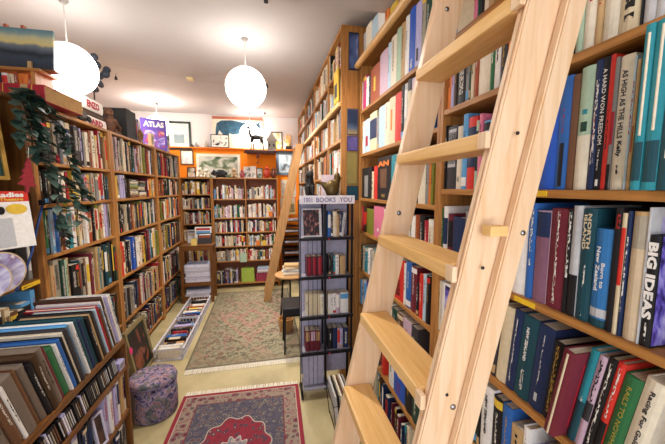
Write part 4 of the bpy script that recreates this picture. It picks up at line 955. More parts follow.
bm = bmesh.new(); box(bm, -.035, .035, -.035, .035, 0, .034, 0, .006); link_mesh('housing', bm, plain('cream_plastic', 'd8c690'), o)
for a in (20, 100, 200, 290, 330):
    bm = bmesh.new(); l = .75; tube(bm, [(.03 * math.cos(R(a)), .03 * math.sin(R(a)), .02), (l * math.cos(R(a)), l * math.sin(R(a)), .028)], .0016, 4); link_mesh('wire', bm, plain('thin_wire', 'b9a9a0'), o)
for i, (u, v, s) in enumerate(((116, 79, 'above the old bookcase'), (157, 104, 'near the back corner above the purple atlas'), (267, 87, 'beside the middle globe lamp'), (265, 115, 'near the top of the back wall'), (266, 1, 'at the edge of the low ceiling'))):
    r_ = _ray(u, v); tt = (ZC - .06 - CH) / r_[2]; p = (r_[0] * tt, min(5.5, r_[1] * tt), ZC - .06)
    o = thing('ceiling_spotlight', 'tiny dark halogen spotlight on a ceiling wire ' + s, 'spotlight', p)
    bm = bmesh.new(); tube(bm, [(0, 0, .03), (0, 0, .059)], .0025, 5); link_mesh('stem', bm, dk, o)
    bm = bmesh.new(); lathe(bm, [(0, .03), (.008, .03), (.014, .008), (.016, -.008), (.013, -.008), (.011, .006), (0, .008)], 12); link_mesh('reflector', bm, dk, o)
    L = bpy.data.lights.new('halogen_spot', 'SPOT'); L.energy = SPOT; L.spot_size = R(140); L.spot_blend = 1; L.shadow_soft_size = .05; L.color = (1, .94, .87)
    lo_ = bpy.data.objects.new('halogen_spot', L); COL.objects.link(lo_); lo_.location = (p[0], p[1], p[2] - .03)

# ------------------------------------------------------------------ things on top of the long wall's bookcases
def on_top(name, label, cat, x, y, rz=0, z=2.2006): return thing(name, label, cat, (x, y, z), rz)
blockw = thing('wooden_block', 'short wooden block propping up the big red volume', 'block', (-1.42, 2.26, 2.2006)); bm = bmesh.new(); box(bm, -.08, .08, -.05, .05, 0, .0135, 0, .003); link_mesh('block', bm, W_OAK[0], blockw)
o = thing('book', 'huge red leather volume with gold bands lying on top of the bookcase', 'book', (-1.50, 2.22, 2.215)); I = Matrix.Translation((-.235, 0, .046)) @ Matrix.Rotation(math.pi / 2, 4, 'Y')
bm = bmesh.new(); deco = [(.3, .31, .97, 'yellow'), (.55, .56, .97, 'yellow'), (.62, .72, .6, 'ink_gold'), (.74, .82, .97, 'tan'), (.86, .87, .97, 'yellow'), (.1, .2, .8, 'ink_gold')]
ks, ms = deco_mats(deco); cc, bl = cover_bm(bm, .092, .46, .40, False, deco, I, 0, {q: i + 1 for i, q in enumerate(ks)}); link_mesh('cover', bm, [pal('crimson')] + ms, o, normals=False)
bm = bmesh.new(); pages_bm(bm, .092, .46, .40, False, I, cc, bl); link_mesh('pages', bm, plain('old_page_tan', 'a8814e', .8), o)
sh = thing('display_shelf', 'small wooden shelf standing on the huge red volume', 'shelf', (-1.51, 2.40, 2.3085))
bm = bmesh.new(); box(bm, -.24, .17, -.09, .09, .10, .118, 0, .002); link_mesh('top_board', bm, W_OAK[0], sh)
for x in (-.23, .12): bm = bmesh.new(); box(bm, x, x + .02, -.085, .085, 0, .0995); link_mesh('support', bm, W_OAK[2], sh)
x = -.205
for i, (w, h, c) in enumerate(((.05, .088, 'dark_brown'), (.04, .085, 'ivory'), (.03, .08, 'silver'), (.035, .088, 'black'), (.03, .085, 'white'), (.03, .08, 'cream'), (.02, .088, 'rust'), (.05, .085, 'orange'))):
    o = thing('book', '%s miniature book, %s along the small shelf under the painting' % (c.replace('_', ' '), ordinal(i + 1)), 'book', (-1.51 + x + w / 2, 2.33, 2.3093), group='miniature books on the small shelf')
    I = Matrix.Identity(4); bm = bmesh.new(); dd = auto_deco(c, rnd); ks, ms = deco_mats(dd); cc, bl = cover_bm(bm, w, h, .07, False, dd, I, 0, {q: j + 1 for j, q in enumerate(ks)}); link_mesh('cover', bm, [pal(c)] + ms, o, normals=False); bm = bmesh.new(); pages_bm(bm, w, h, .07, False, I, cc, bl); link_mesh('pages', bm, pages(), o)
    x += w + .0015
pt = thing('painting', 'unframed dusk landscape painting with dark hills and yellow sky on an easel', 'painting', (-1.52, 2.40, 2.434)); pt.rotation_euler = (R(-7), 0, 0)
kk = NT('dusk_landscape'); s_ = sep(kk, kk.coord()); n_ = kk.noise(kk.coord((9, 1, 3)), 1.3, 4)
f_ = kk.math('ADD', kk.math('DIVIDE', s_[2], .26), kk.math('MULTIPLY', kk.math('SUBTRACT', n_, .5), .22))
bm = bmesh.new(); box(bm, -.24, .21, -.012, .006, .004, .262, 0, .001); link_mesh('canvas', bm, kk.out(kk.ramp(f_, [(0, lin('2a2f38')), (.3, lin('39434f')), (.42, lin('252b31')), (.5, lin('4b5560')), (.6, lin('6d7377')), (.66, lin('c9b878')), (.78, lin('b8b288')), (.9, lin('6f8a8c')), (1, lin('54767c'))]), .4), pt)
bm = bmesh.new(); box(bm, -.26, .23, -.03, .02, -.006, .0035); link_mesh('easel_ledge', bm, W_DARK[0], pt)
for x in (-.06, .03): bm = bmesh.new(); box(bm, x, x + .02, .0065, .016, 0, .285); link_mesh('easel_arm', bm, W_DARK[2], pt)
for x in (-.06, .03): bm = bmesh.new(); ball(bm, (x + .01, .0, .275), .012, 8); link_mesh('easel_clip', bm, pal('rust'), pt)
bm = bmesh.new(); box(bm, .08, .1, -.028, -.014, .003, .05); link_mesh('ledge_peg', bm, pal('tan'), pt)
# lettered books, toy car, figures
def flat_book(label, x, y, z, L, th, d, c, ttl, tc, rz=math.pi / 2):
    o = thing('book', label, 'book', (x, y, z), rz); I = Matrix.Translation((-L / 2, 0, th / 2)) @ Matrix.Rotation(math.pi / 2, 4, 'Y')
    bm = bmesh.new(); cc, bl = cover_bm(bm, th, L, d, False, [], I); link_mesh('cover', bm, pal(c), o, normals=False)
    bm = bmesh.new(); pages_bm(bm, th, L, d, False, I, cc, bl); link_mesh('pages', bm, pages(), o)
    if ttl: text_mesh('spine_title', ttl, .02, pal(tc), o, width=L * .55, height=th * .6, bold=.001, M=face_M((1, 0, 0), (0, 0, 1), (.01, -.0012, th / 2)))
    return o
flat_book('lower flat red and white motor racing book on the bookcase top, under another', -1.38, 3.02, 2.2006, .34, .08, .22, 'white', 'ARD', 'crimson')
flat_book('dark flat book between the two motor racing books', -1.385, 3.01, 2.2818, .30, .045, .21, 'dark_brown', None, None)
flat_book('white flat motor racing book lettered in red, topmost of its pile', -1.38, 2.98, 2.328, .34, .095, .22, 'white', 'ENZO', 'crimson')
car = thing('toy_car', 'dark vintage toy car parked on the bookcase top before the flat books', 'toy car', (-1.352, 2.76, 2.2006), R(90))
bm = bmesh.new(); prism(bm, [(-.1, .02), (.1, .02), (.105, .045), (.04, .055), (.03, .08), (-.05, .082), (-.07, .055), (-.105, .05)], -.012, .05); bmesh.ops.bevel(bm, geom=list(bm.edges), offset=.005, segments=2, affect='EDGES'); link_mesh('body', bm, plain('car_paint_dark', '2a211e', .3), car, smooth=False)
for x in (-.065, .065):
    for y in (-.016, .054):
        bm = bmesh.new(); lathe(bm, [(0, -.006), (.02, -.006), (.026, 0), (.02, .006), (0, .006)], 20)
        for v in bm.verts: v.co = Matrix.Rotation(math.pi / 2, 4, 'X') @ v.co + Vector((x, y, .027))
        wh_ = link_mesh('wheel', bm, plain('tyre_black', '151414', .6), car); bm = bmesh.new(); lathe(bm, [(0, -.009), (.011, -.0085), (.011, -.006), (0, -.0055)], 14)
        for v in bm.verts: v.co = Matrix.Rotation(math.pi / 2, 4, 'X') @ v.co * 1 + Vector((x, y - (.0 if y < 0 else -.013), .027))
        link_mesh('hubcap', bm, steel, wh_)
fg = thing('carved_figure', 'brown carved wooden figure on the bookcase top beyond the flat books', 'figurine', (-1.40, 3.30, 2.206))
bm = bmesh.new(); ball(bm, (0, 0, .07), (.05, .045, .08)); ball(bm, (0, -.01, .18), (.04, .038, .045)); tube(bm, [(0, 0, .12), (0, -.005, .16)], [.04, .03], 10); tube(bm, [(.04, -.01, .12), (.07, .03, .05), (.05, .06, .01)], [.018, .015, .012], 8); tube(bm, [(-.04, -.01, .12), (-.06, -.03, .06)], [.018, .014], 8); tube(bm, [(.0, .05, .04), (.03, .13, .012)], [.025, .015], 8); box(bm, -.05, .06, -.05, .07, 0, .015)
remesh(link_mesh('body', bm, blob_mat('carved_wood', [(.35, '3a241a'), (.6, '6e472e'), (.8, 'a57a55')], 20, rough=.5), fg), .006)
bx = thing('box_file', 'large black box file on the bookcase top', 'box file', (-1.48, 3.68, 2.2006)); bm = bmesh.new(); box(bm, -.12, .12, -.12, .12, 0, .285, 0, .004); link_mesh('box', bm, plain('black_card', '23211f', .6), bx)
bm = bmesh.new(); box(bm, -.122, .122, -.122, .122, .286, .292, 0, .002); link_mesh('lid', bm, plain('black_card', '23211f', .6), bx)
mk = thing('carved_mask', 'small round carved wooden mask before the black box file', 'mask', (-1.345, 3.86, 2.2006))
bm = bmesh.new(); ball(bm, (0, 0, .075), (.022, .05, .068), 20); ball(bm, (.02, 0, .08), (.014, .012, .03), 10)
for s in (-1, 1): ball(bm, (.018, s * .02, .098), (.01, .014, .008), 8)
ball(bm, (.018, 0, .04), (.01, .018, .007), 8); box(bm, -.015, .015, -.03, .03, 0, .012); remesh(link_mesh('body', bm, blob_mat('mask_wood', [(.3, '5a3a24'), (.7, 'a87748')], 25), mk), .005)
for i, (y, w, h, c, lab) in enumerate(((3.845, .03, .28, 'charcoal', 'dark tall book standing against the black box file'), (3.885, .03, .26, 'olive', 'olive tall book beyond the black box file'), (3.925, .035, .25, 'brown', 'brown tall book on the bookcase top beyond the carved mask'), (3.97, .03, .27, 'lavender', 'pale lavender tall book on the bookcase top'), (4.01, .03, .25, 'ivory', 'ivory tall book on the bookcase top near the purple atlas'), (4.86, .03, .19, 'black', 'black tall book on the bookcase top beyond the atlas'), (4.91, .03, .2, 'ivory', 'ivory book on the bookcase top beyond the atlas'), (4.96, .04, .18, 'brown', 'brown book on the bookcase top beyond the atlas'), (5.02, .03, .2, 'tan', 'tan book on the bookcase top beyond the atlas'), (5.08, .03, .17, 'teal', 'teal book on the bookcase top beyond the atlas'))):
    o = thing('book', lab, 'book', (-1.40, y, 2.2006), math.pi / 2); I = Matrix.Identity(4); dd = auto_deco(c, rnd); ks, ms = deco_mats(dd); bm = bmesh.new(); cc, bl = cover_bm(bm, w, h, .18, False, dd, I, 0, {q: j + 1 for j, q in enumerate(ks)}); link_mesh('cover', bm, [pal(c)] + ms, o, normals=False); bm = bmesh.new(); pages_bm(bm, w, h, .18, False, I, cc, bl); link_mesh('pages', bm, pages(), o)
at = thing('book', 'big purple atlas standing face-out on the bookcase top near the back corner', 'book', (-1.43, 4.58, 2.2006), R(28)); bm = bmesh.new(); box(bm, -.15, .15, 0, .04, 0, .40, 0, .002); link_mesh('cover', bm, pal('purple'), at)
text_mesh('cover_title', 'ATLAS', .02, pal('white'), at, width=.24, height=.07, bold=.001, M=face_M((1, 0, 0), (0, 0, 1), (0, -.001, .33)))
bm = bmesh.new(); box(bm, -.12, .12, -.0012, -.0003, .04, .25); link_mesh('cover_picture', bm, blob_mat('atlas_print', [(.35, 'b9a8d8'), (.5, '5a4a9a'), (.62, 'a03a5a'), (.75, 'd8c8a8')], 12), at)
for (x, y, h, c, lab) in ((-1.35, 4.20, .15, 'cream', 'small cream box of cards in front of the purple atlas'), (-1.35, 4.80, .16, 'lavender', 'small lavender box in front of the books beyond the atlas')):
    o = thing('card_box', lab, 'box', (x, y, 2.2006)); bm = bmesh.new(); box(bm, -.018, .018, -.05, .05, 0, h, 0, .002); link_mesh('box', bm, pal(c), o); bm = bmesh.new(); box(bm, .0185, .0195, -.04, .04, h * .2, h * .8); link_mesh('box_label', bm, pal('stone'), o)
sp_ = thing('dried_sprig', 'dark dried sprig with round seed heads standing against the lit globe', 'dried plant', (-1.37, 3.0, 2.4236)); sp_.scale = (1.5, 1.5, 1.5)
bm = bmesh.new(); tube(bm, [(0, 0, 0), (.0, .0, .06), (.01, .03, .12), (.0, .05, .2)], .004, 6); tube(bm, [(.01, .03, .12), (.02, .1, .17)], .003, 6); tube(bm, [(.0, .01, .08), (.0, -.05, .1)], .003, 6); link_mesh('stem', bm, dk, sp_)
for p, r_ in (((0, .05, .2), .022), ((0, .03, .235), .02), ((.02, .1, .17), .022), ((.02, .12, .2), .02), ((0, .08, .15), .018)):
    bm = bmesh.new(); ball(bm, p, r_, 10); link_mesh('seed_head', bm, plain('dark_seed', '2b3038', .7), sp_, smooth=True)
for p, s_q in (((0, .0, .06), (.02, .045, .018)), ((0, -.05, .1), (.01, .03, .012)), ((.01, .05, .1), (.01, .04, .02))):
    bm = bmesh.new(); ball(bm, p, s_q, 10); link_mesh('dry_leaf', bm, plain('dark_leaf_dry', '3a3a40', .7), sp_, smooth=True)

# ------------------------------------------------------------------ trailing vine and hanging things by the old bookcase
vn = thing('trailing_vine', 'dark green trailing vine hanging down the end of the old bookcase', 'plant', (-1.28, 2.14, 2.2))
def leaf(bm, p, d, up, L, W, mi=0):
    d = Vector(d).normalized(); s = d.cross(Vector(up)).normalized(); n = s.cross(d)
    P = Vector(p); v = [P, P + d * L * .3 + s * W * .5, P + d * L * .65 + s * W * .42, P + d * L - n * L * .12, P + d * L * .65 - s * W * .42, P + d * L * .3 - s * W * .5, P + d * L * .35 - n * W * .12, P + d * L * .7 - n * W * .14]
    V = [bm.verts.new(q) for q in v]
    for q in ((0, 1, 6), (1, 2, 7, 6), (2, 3, 7), (3, 4, 7), (4, 5, 6, 7), (5, 0, 6)):
        f = bm.faces.new([V[i] for i in q]); f.material_index = mi; f.smooth = True
vines = [[(0, -.1, .02), (.03, -.16, .0), (.035, -.2, -.06), (.04, -.22, -.16), (.04, -.2, -.26)], [(0, -.04, .03), (.035, -.1, -.02), (.04, -.14, -.1), (.045, -.1, -.2)], [(0, -.06, .02), (.035, -.07, -.1), (.04, -.06, -.3), (.04, .02, -.5), (.045, .06, -.7), (.04, .04, -.86)], [(0, .0, .03), (.04, .04, -.06), (.045, .14, -.2), (.05, .2, -.4), (.05, .27, -.5), (.05, .34, -.56)], [(0, -.12, .02), (.03, -.13, -.08), (.03, -.1, -.22), (.04, -.12, -.36)], [(.04, .1, -.42), (.055, .16, -.52), (.055, .22, -.6), (.05, .2, -.72)]]
bm = bmesh.new()
for v in vines: tube(bm, v, .004, 5)
link_mesh('vine_stem', bm, plain('vine_stem_brown', '4a3a28'), vn)
bm = bmesh.new(); rv = random.Random(3)
for v in vines:
    for i in range(len(v) - 1):
        a, b = Vector(v[i]), Vector(v[i + 1]); n = max(6, int((b - a).length / .011))
        for j in range(n):
            p = a.lerp(b, j / n); an = rv.uniform(0, 6.28)
            leaf(bm, p, (abs(math.cos(an)) * .6 + .15, math.sin(an), rv.uniform(-.9, .2)), (0, 0, 1), rv.uniform(.06, .105), rv.uniform(.035, .056), rv.choice([0, 0, 1]) if p.z < -.35 else rv.choice([0, 0, 0, 1, 2]))
fo = link_mesh('foliage', bm, [plain('leaf_grey_green', '344a40', .5), plain('leaf_sage', '6b7f72', .5), plain('leaf_dark', '1f3a30', .5)], vn, normals=False); fo['kind'] = 'stuff'
tr = thing('felt_tree', 'red felt tree ornament with jagged edges hanging among the vine leaves', 'ornament', on_x(27, 190, -1.19), R(90)); tr.scale = (.66, .66, .66)
bm = bmesh.new(); prism(bm, [(-.012, -.02), (.012, -.02), (.012, .03), (.07, .035), (.035, .08), (.055, .085), (.028, .13), (.042, .135), (.018, .18), (.026, .185), (0, .25), (-.026, .185), (-.018, .18), (-.042, .135), (-.028, .13), (-.055, .085), (-.035, .08), (-.07, .035), (-.012, .03)], -.006, .006); bmesh.ops.recalc_face_normals(bm, faces=bm.faces)
link_mesh('felt_shape', bm, plain('red_felt', '8c2830', .95), tr); bm = bmesh.new(); tube(bm, [(0, 0, .25), (0, .0, .33)], .0015, 4); link_mesh('hanging_thread', bm, pal('ivory'), tr)
tr.rotation_euler = (0, R(8), R(75))
for i, (y, z, c, lab) in enumerate(((2.13, 1.94, 'rust', 'tiny red berry ornament high among the vine leaves'), (2.25, 1.87, 'crimson', 'tiny crimson bird ornament on the vine beside the books'), (2.29, 1.60, 'yellow', 'tiny red and yellow figure hanging low on the vine'))):
    o = thing('hanging_ornament', lab, 'ornament', (-1.255, y, z)); bm = bmesh.new(); ball(bm, (0, 0, 0), (.012, .014, .02), 10); link_mesh('body', bm, pal(c), o, smooth=True); bm = bmesh.new(); ball(bm, (0, 0, .026), .01, 10); link_mesh('head', bm, pal('crimson' if i else 'ivory'), o, smooth=True)

# ------------------------------------------------------------------ display bookcase in front of it
t = framed('picture_frame', 'gold framed green picture standing high in the dark display bookcase', 'picture', (-1.37, 1.80, 1.74), .28, .36, plain('gilt_frame', 'b08a42', .35, .4), .018, blob_mat('green_portrait', [(.4, '1f4a42'), (.55, '16302e'), (.62, 'b9b0a8'), (.75, '3a5a50')], 5), plain('dark_green_mount', '1c3f3a', .6), .02, rz=R(62), tilt=R(6))
mg = thing('magazine', 'red and white magazine with portrait photos in the dark display bookcase', 'magazine', (-1.31, 1.90, 1.385), R(62)); Mx = Matrix.Rotation(R(-6), 4, 'X')
bm = bmesh.new(); box(bm, -.115, .115, 0, .006, 0, .30, M=Mx); mgc = link_mesh('cover', bm, pal('white'), mg)
bm = bmesh.new(); box(bm, -.115, .115, -.001, -.0002, .245, .30, M=Mx); link_mesh('masthead_band', bm, pal('red'), mgc)
text_mesh('masthead', 'Pat Ladies', .02, pal('white'), mgc, width=.19, height=.026, bold=.0008, M=Mx @ face_M((1, 0, 0), (0, 0, 1), (0, -.002, .281)))
text_mesh('masthead', 'Theatre', .02, pal('yellow'), mgc, width=.1, height=.016, bold=.0006, M=Mx @ face_M((1, 0, 0), (0, 0, 1), (.04, -.002, .257)))
bm = bmesh.new(); lathe(bm, [(0, .001), (.045, .001), (.045, 0), (0, 0)], 24)
for v in bm.verts: v.co = Mx @ Vector((v.co.x + .055, -.0012 - v.co.z * .5, v.co.y * .62 + .205))
link_mesh('yellow_burst', bm, pal('yellow'), mgc)
for x in (-.085, -.05, -.02): bm = bmesh.new(); ball(bm, (x, -.0012, .2), (.016, .0012, .021), 10, M=None); link_mesh('portrait', bm, pal('black'), mgc)
bm = bmesh.new(); box(bm, -.1, .03, -.0012, -.0003, .01, .16, M=Mx); link_mesh('cover_photo', bm, pal('silver'), mgc)
bm = bmesh.new(); box(bm, -.112, .112, .0062, .012, .003, .297, M=Mx); link_mesh('pages', bm, pages(), mg)
sb = thing('storage_box', 'dark storage box under the red and white magazine', 'box', (-1.42, 1.86, 1.1706), R(70)); bm = bmesh.new(); box(bm, -.17, .15, -.02, .12, 0, .19, 0, .004); link_mesh('box', bm, plain('black_card', '23211f'), sb); bm = bmesh.new(); box(bm, -.172, .152, -.022, .122, .1905, .2085, 0, .003); link_mesh('lid', bm, plain('dark_lid', '2c2a2c'), sb)
for i, (y, z, r_, lab) in enumerate(((1.81, 1.2, .105, 'large round white printed disc in the display bookcase'), (1.72, 1.172, .09, 'smaller round printed disc at the edge of the display bookcase'))):
    o = thing('printed_disc', lab, 'disc', (-1.30 + .012 * i, y, z - .025 if not i else z), R(62)); bm = bmesh.new(); lathe(bm, [(0, 0), (r_, 0), (r_, .004), (0, .004)], 40)
    for v in bm.verts: v.co = Vector((v.co.x, v.co.z, v.co.y + r_ + .0))
    link_mesh('disc', bm, plain('disc_rim', 'c9b08c', .5), o); bm = bmesh.new(); lathe(bm, [(0, -.001), (r_ * .93, -.001), (r_ * .93, -.0002), (0, -.0002)], 40)
    for v in bm.verts: v.co = Vector((v.co.x, v.co.z, v.co.y + r_))
    link_mesh('disc_print', bm, blob_mat('disc_print_%s' % 'ab'[i], [(.4, 'd8d4e4'), (.52, 'a8a0c8'), (.6, '8a6a8a'), (.68, 'e0dce4')], 14), o)
cd = thing('blue_cord', 'blue cord hanging slack across the front of the display bookcase', 'cord', (-1.29, 2.14, 1.55)); bm = bmesh.new(); tube(bm, [(0, 0, .06), (.0, -.06, -.06), (.01, -.14, -.2), (.01, -.22, -.32), (.01, -.28, -.38)], .006, 6); link_mesh('cord', bm, plain('blue_webbing', '27427a'), cd, smooth=True)
bm = bmesh.new(); box(bm, -.012, .012, -.02, .004, .05, .08, 0, .003); link_mesh('clip', bm, blk, cd)
tg = thing('shelf_label', 'yellow label on the shelf edge of the display bookcase', 'label', (-1.3285, 2.04, 1.15)); bm = bmesh.new(); box(bm, .0002, .0025, -.07, .07, -.011, .012); link_mesh('label_card', bm, yel, tg); bm = bmesh.new(); box(bm, .0026, .0029, -.06, .06, -.004, .006); link_mesh('lettering', bm, INK['black'], tg)
for i, (y, h, c, lab) in enumerate(((2.095, .27, 'grey', 'grey album wedged upright beside the dark storage box'),)):
    o = thing('album', lab, 'album', (-1.36, y, 1.1706), R(90)); bm = bmesh.new(); box(bm, -.014, .014, 0, .15, 0, h); link_mesh('cover', bm, pal(c), o); bm = bmesh.new(); box(bm, -.009, .009, -.002, -.0003, .05, .2); link_mesh('spine_label', bm, pal('white'), o)

# ------------------------------------------------------------------ small cases in the low bookcase
y = 1.26; i = 0
while y < 1.97:
    th = .0125; wht = i in (9, 16, 17, 25)
    lab = ('white spined small case, %s in the row under the art books' % ordinal(i + 1)) if wht else 'black plastic disc case in the row under the art books'
    o = thing('disc_case', lab, 'disc case', (-.895, y, .5908), math.pi / 2, group='white disc cases under the art books' if wht else 'black disc cases under the art books')
    Mx = Matrix.Rotation(R(-17), 4, 'Y'); bm = bmesh.new(); box(bm, 0, th - .002, 0, .13, .003, .125, 0, .001, M=Mx); link_mesh('case', bm, pal('lavender') if wht else pal('black'), o)
    bm = bmesh.new(); box(bm, .002, th - .004, -.0006, -.0001, .02, .11, M=Mx); link_mesh('spine_card', bm, pal('white') if wht else pal(rnd.choice(['charcoal', 'stone', 'silver', 'brown'])), o)
    y += th + .001 + (.012 if i % 7 == 6 else 0); i += 1
o = thing('card_box', 'small white box lying at the end of the disc cases', 'box', (-.915, 2.03, .5908)); bm = bmesh.new(); box(bm, -.05, .02, -.028, .04, 0, .05, 0, .002); link_mesh('box', bm, pal('lavender'), o); bm = bmesh.new(); box(bm, .0205, .021, -.02, .03, .012, .038); link_mesh('box_label', bm, pal('grey'), o)
t = framed('picture_frame', 'small silver framed photo standing in the low bookcase', 'picture', (-.91, 1.775, .3008), .075, .19, plain('silver_frame', 'c4c0d4', .4), .012, blob_mat('dark_photo', [(.4, '201a20'), (.6, '5a4030')], 6), rz=R(80), tilt=R(8), th=.014)

# ------------------------------------------------------------------ the back wall
blackf = plain('black_frame', '1c1b1a', .4); bluef = plain('slate_frame', '5d6a76', .45); wm = plain('cream_mount', 'e8e0cf', .7)
def hang(label, u0, v0, u1, v1, Y, fm_, fw, art, mount=None, mw=0, name='picture_frame', cat='picture'):
    a, b = on_y(u0, v1, Y), on_y(u1, v0, Y)
    return framed(name, label, cat, ((a[0] + b[0]) / 2, Y, a[2]), b[0] - a[0], b[2] - a[2], fm_, fw, art, mount, mw, th=.02)
YW = YB - .003
hang('dark framed print with wide cream mount high in the back corner', 168, 122, 190.5, 149.5, YW, plain('dark_green_frame', '2b3a36', .4), .035, art_mat('pale_sea', [(0, '8a9a94'), (.5, '7f8f92'), (.6, 'c9cfc8'), (1, 'c3c7be')], .3), wm, .075)
hang('small white framed card with a red mark, under the dark framed print', 181, 150.5, 193, 164.5, YW, plain('brown_frame', '3a2c24', .4), .012, blob_mat('white_card_print', [(.6, 'e8e4e0'), (.68, 'c86a4a')], 9), wm, .03)
hang('wide landscape painting with trees on the orange wall', 197.5, 154.5, 240, 182, YW, plain('pale_frame', 'd9d2bc', .5), .025, blob_mat('tree_landscape', [(.32, '2f3a2c'), (.45, '6d7a5a'), (.55, 'c4bfae'), (.68, '9a9a88')], 5, (1, 1, 1.6)), wm, .02)
hang('slate blue framed print hanging beside the leaning ladder', 276.5, 151.5, 294, 175, YW, bluef, .045, blob_mat('blue_grey_print', [(.4, 'c9d0d2'), (.55, '93a3ac'), (.62, '2a2c30'), (.7, 'c8bcae')], 6), plain('pale_blue_mount', 'a9b9c2', .6), .03)
# posters under it
for i, (u0, v0, u1, v1, c, lab) in enumerate(((281, 180, 296, 197, 'cfc4ae', 'upper cream poster behind the leaning ladder'), (280.5, 197.6, 295, 214, 'c9bda6', 'lower cream poster behind the leaning ladder'))):
    a, b = on_y(u0, v1, YW), on_y(u1, v0, YW); o = thing('art_poster', lab, 'poster', ((a[0] + b[0]) / 2, YW, a[2])); w, h = b[0] - a[0], b[2] - a[2]
    bm = bmesh.new(); box(bm, -w / 2, w / 2, -.003, 0, 0, h); link_mesh('sheet', bm, plain('poster_paper_%s' % 'ab'[i], c, .7), o)
    bm = bmesh.new(); box(bm, -w * .38, w * .38, -.0036, -.0031, h * .1, h * .9); link_mesh('printed_area', bm, blob_mat('poster_print_%s' % 'ab'[i], [(.45, 'd6ccb8'), (.7, 'a99f8c')], 14), o)
YL = YB - .045; ZLg = 2.4156
def led(u): return on_y(u, 140, YL)[0]
def ledge_thing(name, label, cat, u): return thing(name, label, cat, (led(u), YL, ZLg))
CSZ = on_y(260, 150.3, 5.5)[2]
def shelf_thing(name, label, cat, u): return thing(name, label, cat, (on_y(u, 140, 5.5)[0], 5.5, CSZ))
# blue animal painting (a plain invented beast)
a, b = on_y(213.5, 150, YW - .0), on_y(262.5, 120.5, YW)
w, h = b[0] - a[0], b[2] - a[2]
pc = thing('painting', 'unframed painting of a big dark blue beast on the ledge', 'painting', ((a[0] + b[0]) / 2, YB - .02, ZLg)); bm = bmesh.new(); box(bm, -w / 2, w / 2, -.008, .008, 0, h); link_mesh('canvas', bm, blob_mat('cream_canvas', [(.4, 'd8cbb0'), (.7, 'e2d8c4')], 4), pc)
bm = bmesh.new(); box(bm, -w / 2, w / 2, -.0088, -.0081, h - .05, h - .002); link_mesh('red_band', bm, plain('brick_red_band', 'b0664a'), pc)
def flatshape(parent, name, poly, y, m, th=.0012):
    bm = bmesh.new(); prism(bm, poly, y - th, y); return link_mesh(name, bm, m, parent)
bs = [(-.40, .28), (-.38, .36), (-.30, .40), (-.1, .41), (.1, .38), (.2, .37), (.24, .40), (.28, .36), (.36, .37), (.39, .40), (.41, .34), (.40, .24), (.34, .17), (.27, .18), (.22, .12), (.14, .10), (.14, .18), (.05, .22), (-.1, .2), (-.16, .22), (-.2, .1), (-.28, .1), (-.28, .2), (-.34, .26), (-.38, .16), (-.41, .18)]
flatshape(pc, 'beast_shape', [(x * w / .92, z * h / .46) for x, z in bs], -.0081, blob_mat('deep_blue_paint', [(.4, '2a4656'), (.7, '3d6478')], 12))
for x in (.27, .34): flatshape(pc, 'eye_mark', [(x + .012 * math.cos(t), .31 + .012 * math.sin(t)) for t in (i * math.pi / 4 for i in range(8))], -.0094, pal('ivory'))
framed('picture_frame', 'small framed picture of black animals leaning before the beast painting', 'picture', (led(220), YL - .015, ZLg), .31, .23, blackf, .012, blob_mat('black_animals', [(.5, 'e0d8c8'), (.56, '1a1a1a'), (.62, 'e0d8c8')], 10, interp='CONSTANT'), wm, .02, tilt=R(4), th=.015)
lm = shelf_thing('animal_sculpture', 'slender dark long-necked animal sculpture standing on the carved shelf before the globe', 'sculpture', 255.5); lm.scale = (.78, .78, .8)
bm = bmesh.new(); ball(bm, (.02, 0, .27), (.13, .045, .055)); tube(bm, [(-.09, 0, .27), (-.12, 0, .36), (-.125, 0, .45)], [.045, .028, .022], 10); ball(bm, (-.14, 0, .46), (.045, .022, .024)); tube(bm, [(-.12, .01, .475), (-.115, .012, .51)], [.008, .003], 6); tube(bm, [(-.12, -.01, .475), (-.115, -.012, .51)], [.008, .003], 6)
for x, dx in ((-.08, -.02), (-.06, .02), (.11, .0), (.13, .04)):
    y_ = .02 if dx > 0 else -.02; tube(bm, [(x, y_, .25), (x + dx * .6, y_, .13), (x + dx, y_, .0)], [.026, .016, .013], 8)
tube(bm, [(.14, 0, .28), (.19, 0, .25), (.2, 0, .18)], [.015, .01, .007], 6); remesh(link_mesh('body', bm, dk, lm), .007)
ho = shelf_thing('model_house', 'pale grey model cottage with a pitched roof on the carved shelf', 'model', 271.5); ho.scale = (.7, .7, .8)
bm = bmesh.new(); box(bm, -.1, .1, -.03, .03, 0, .2); link_mesh('wall', bm, plain('model_grey', 'a9a69c', .8), ho); bm = bmesh.new(); prism(bm, [(-.15, .2), (.15, .2), (0, .38)], -.035, .035); link_mesh('roof', bm, plain('model_roof', 'b8b2a6', .8), ho)
for x in (-.05, .05): bm = bmesh.new(); box(bm, x - .018, x + .018, -.032, -.0302, .08, .14); link_mesh('window', bm, pal('charcoal'), ho)
framed('picture_frame', 'dark framed picture leaning behind the model cottage', 'picture', (led(277), YL + .03, ZLg), .2, .32, blackf, .015, blob_mat('yellow_dark_print', [(.45, 'd8d0bc'), (.6, 'c9a83a'), (.7, '5a6a5a')], 7), tilt=R(2), th=.012)
hd = ledge_thing('wooden_hand', 'carved wooden hand on a dark block at the end of the ledge', 'sculpture', 288.5)
bm = bmesh.new(); box(bm, -.055, .055, -.03, .03, 0, .06, 0, .004); link_mesh('block', bm, dk, hd)
bm = bmesh.new(); tube(bm, [(0, 0, .06), (0, 0, .11)], [.03, .034], 12); ball(bm, (0, 0, .15), (.05, .02, .055))
for x, L in ((-.034, .08), (-.012, .1), (.011, .095), (.032, .072)): tube(bm, [(x, 0, .185), (x * 1.25, -.006, .185 + L * .55), (x * 1.3, -.018, .185 + L)], [.012, .0105, .008], 8)
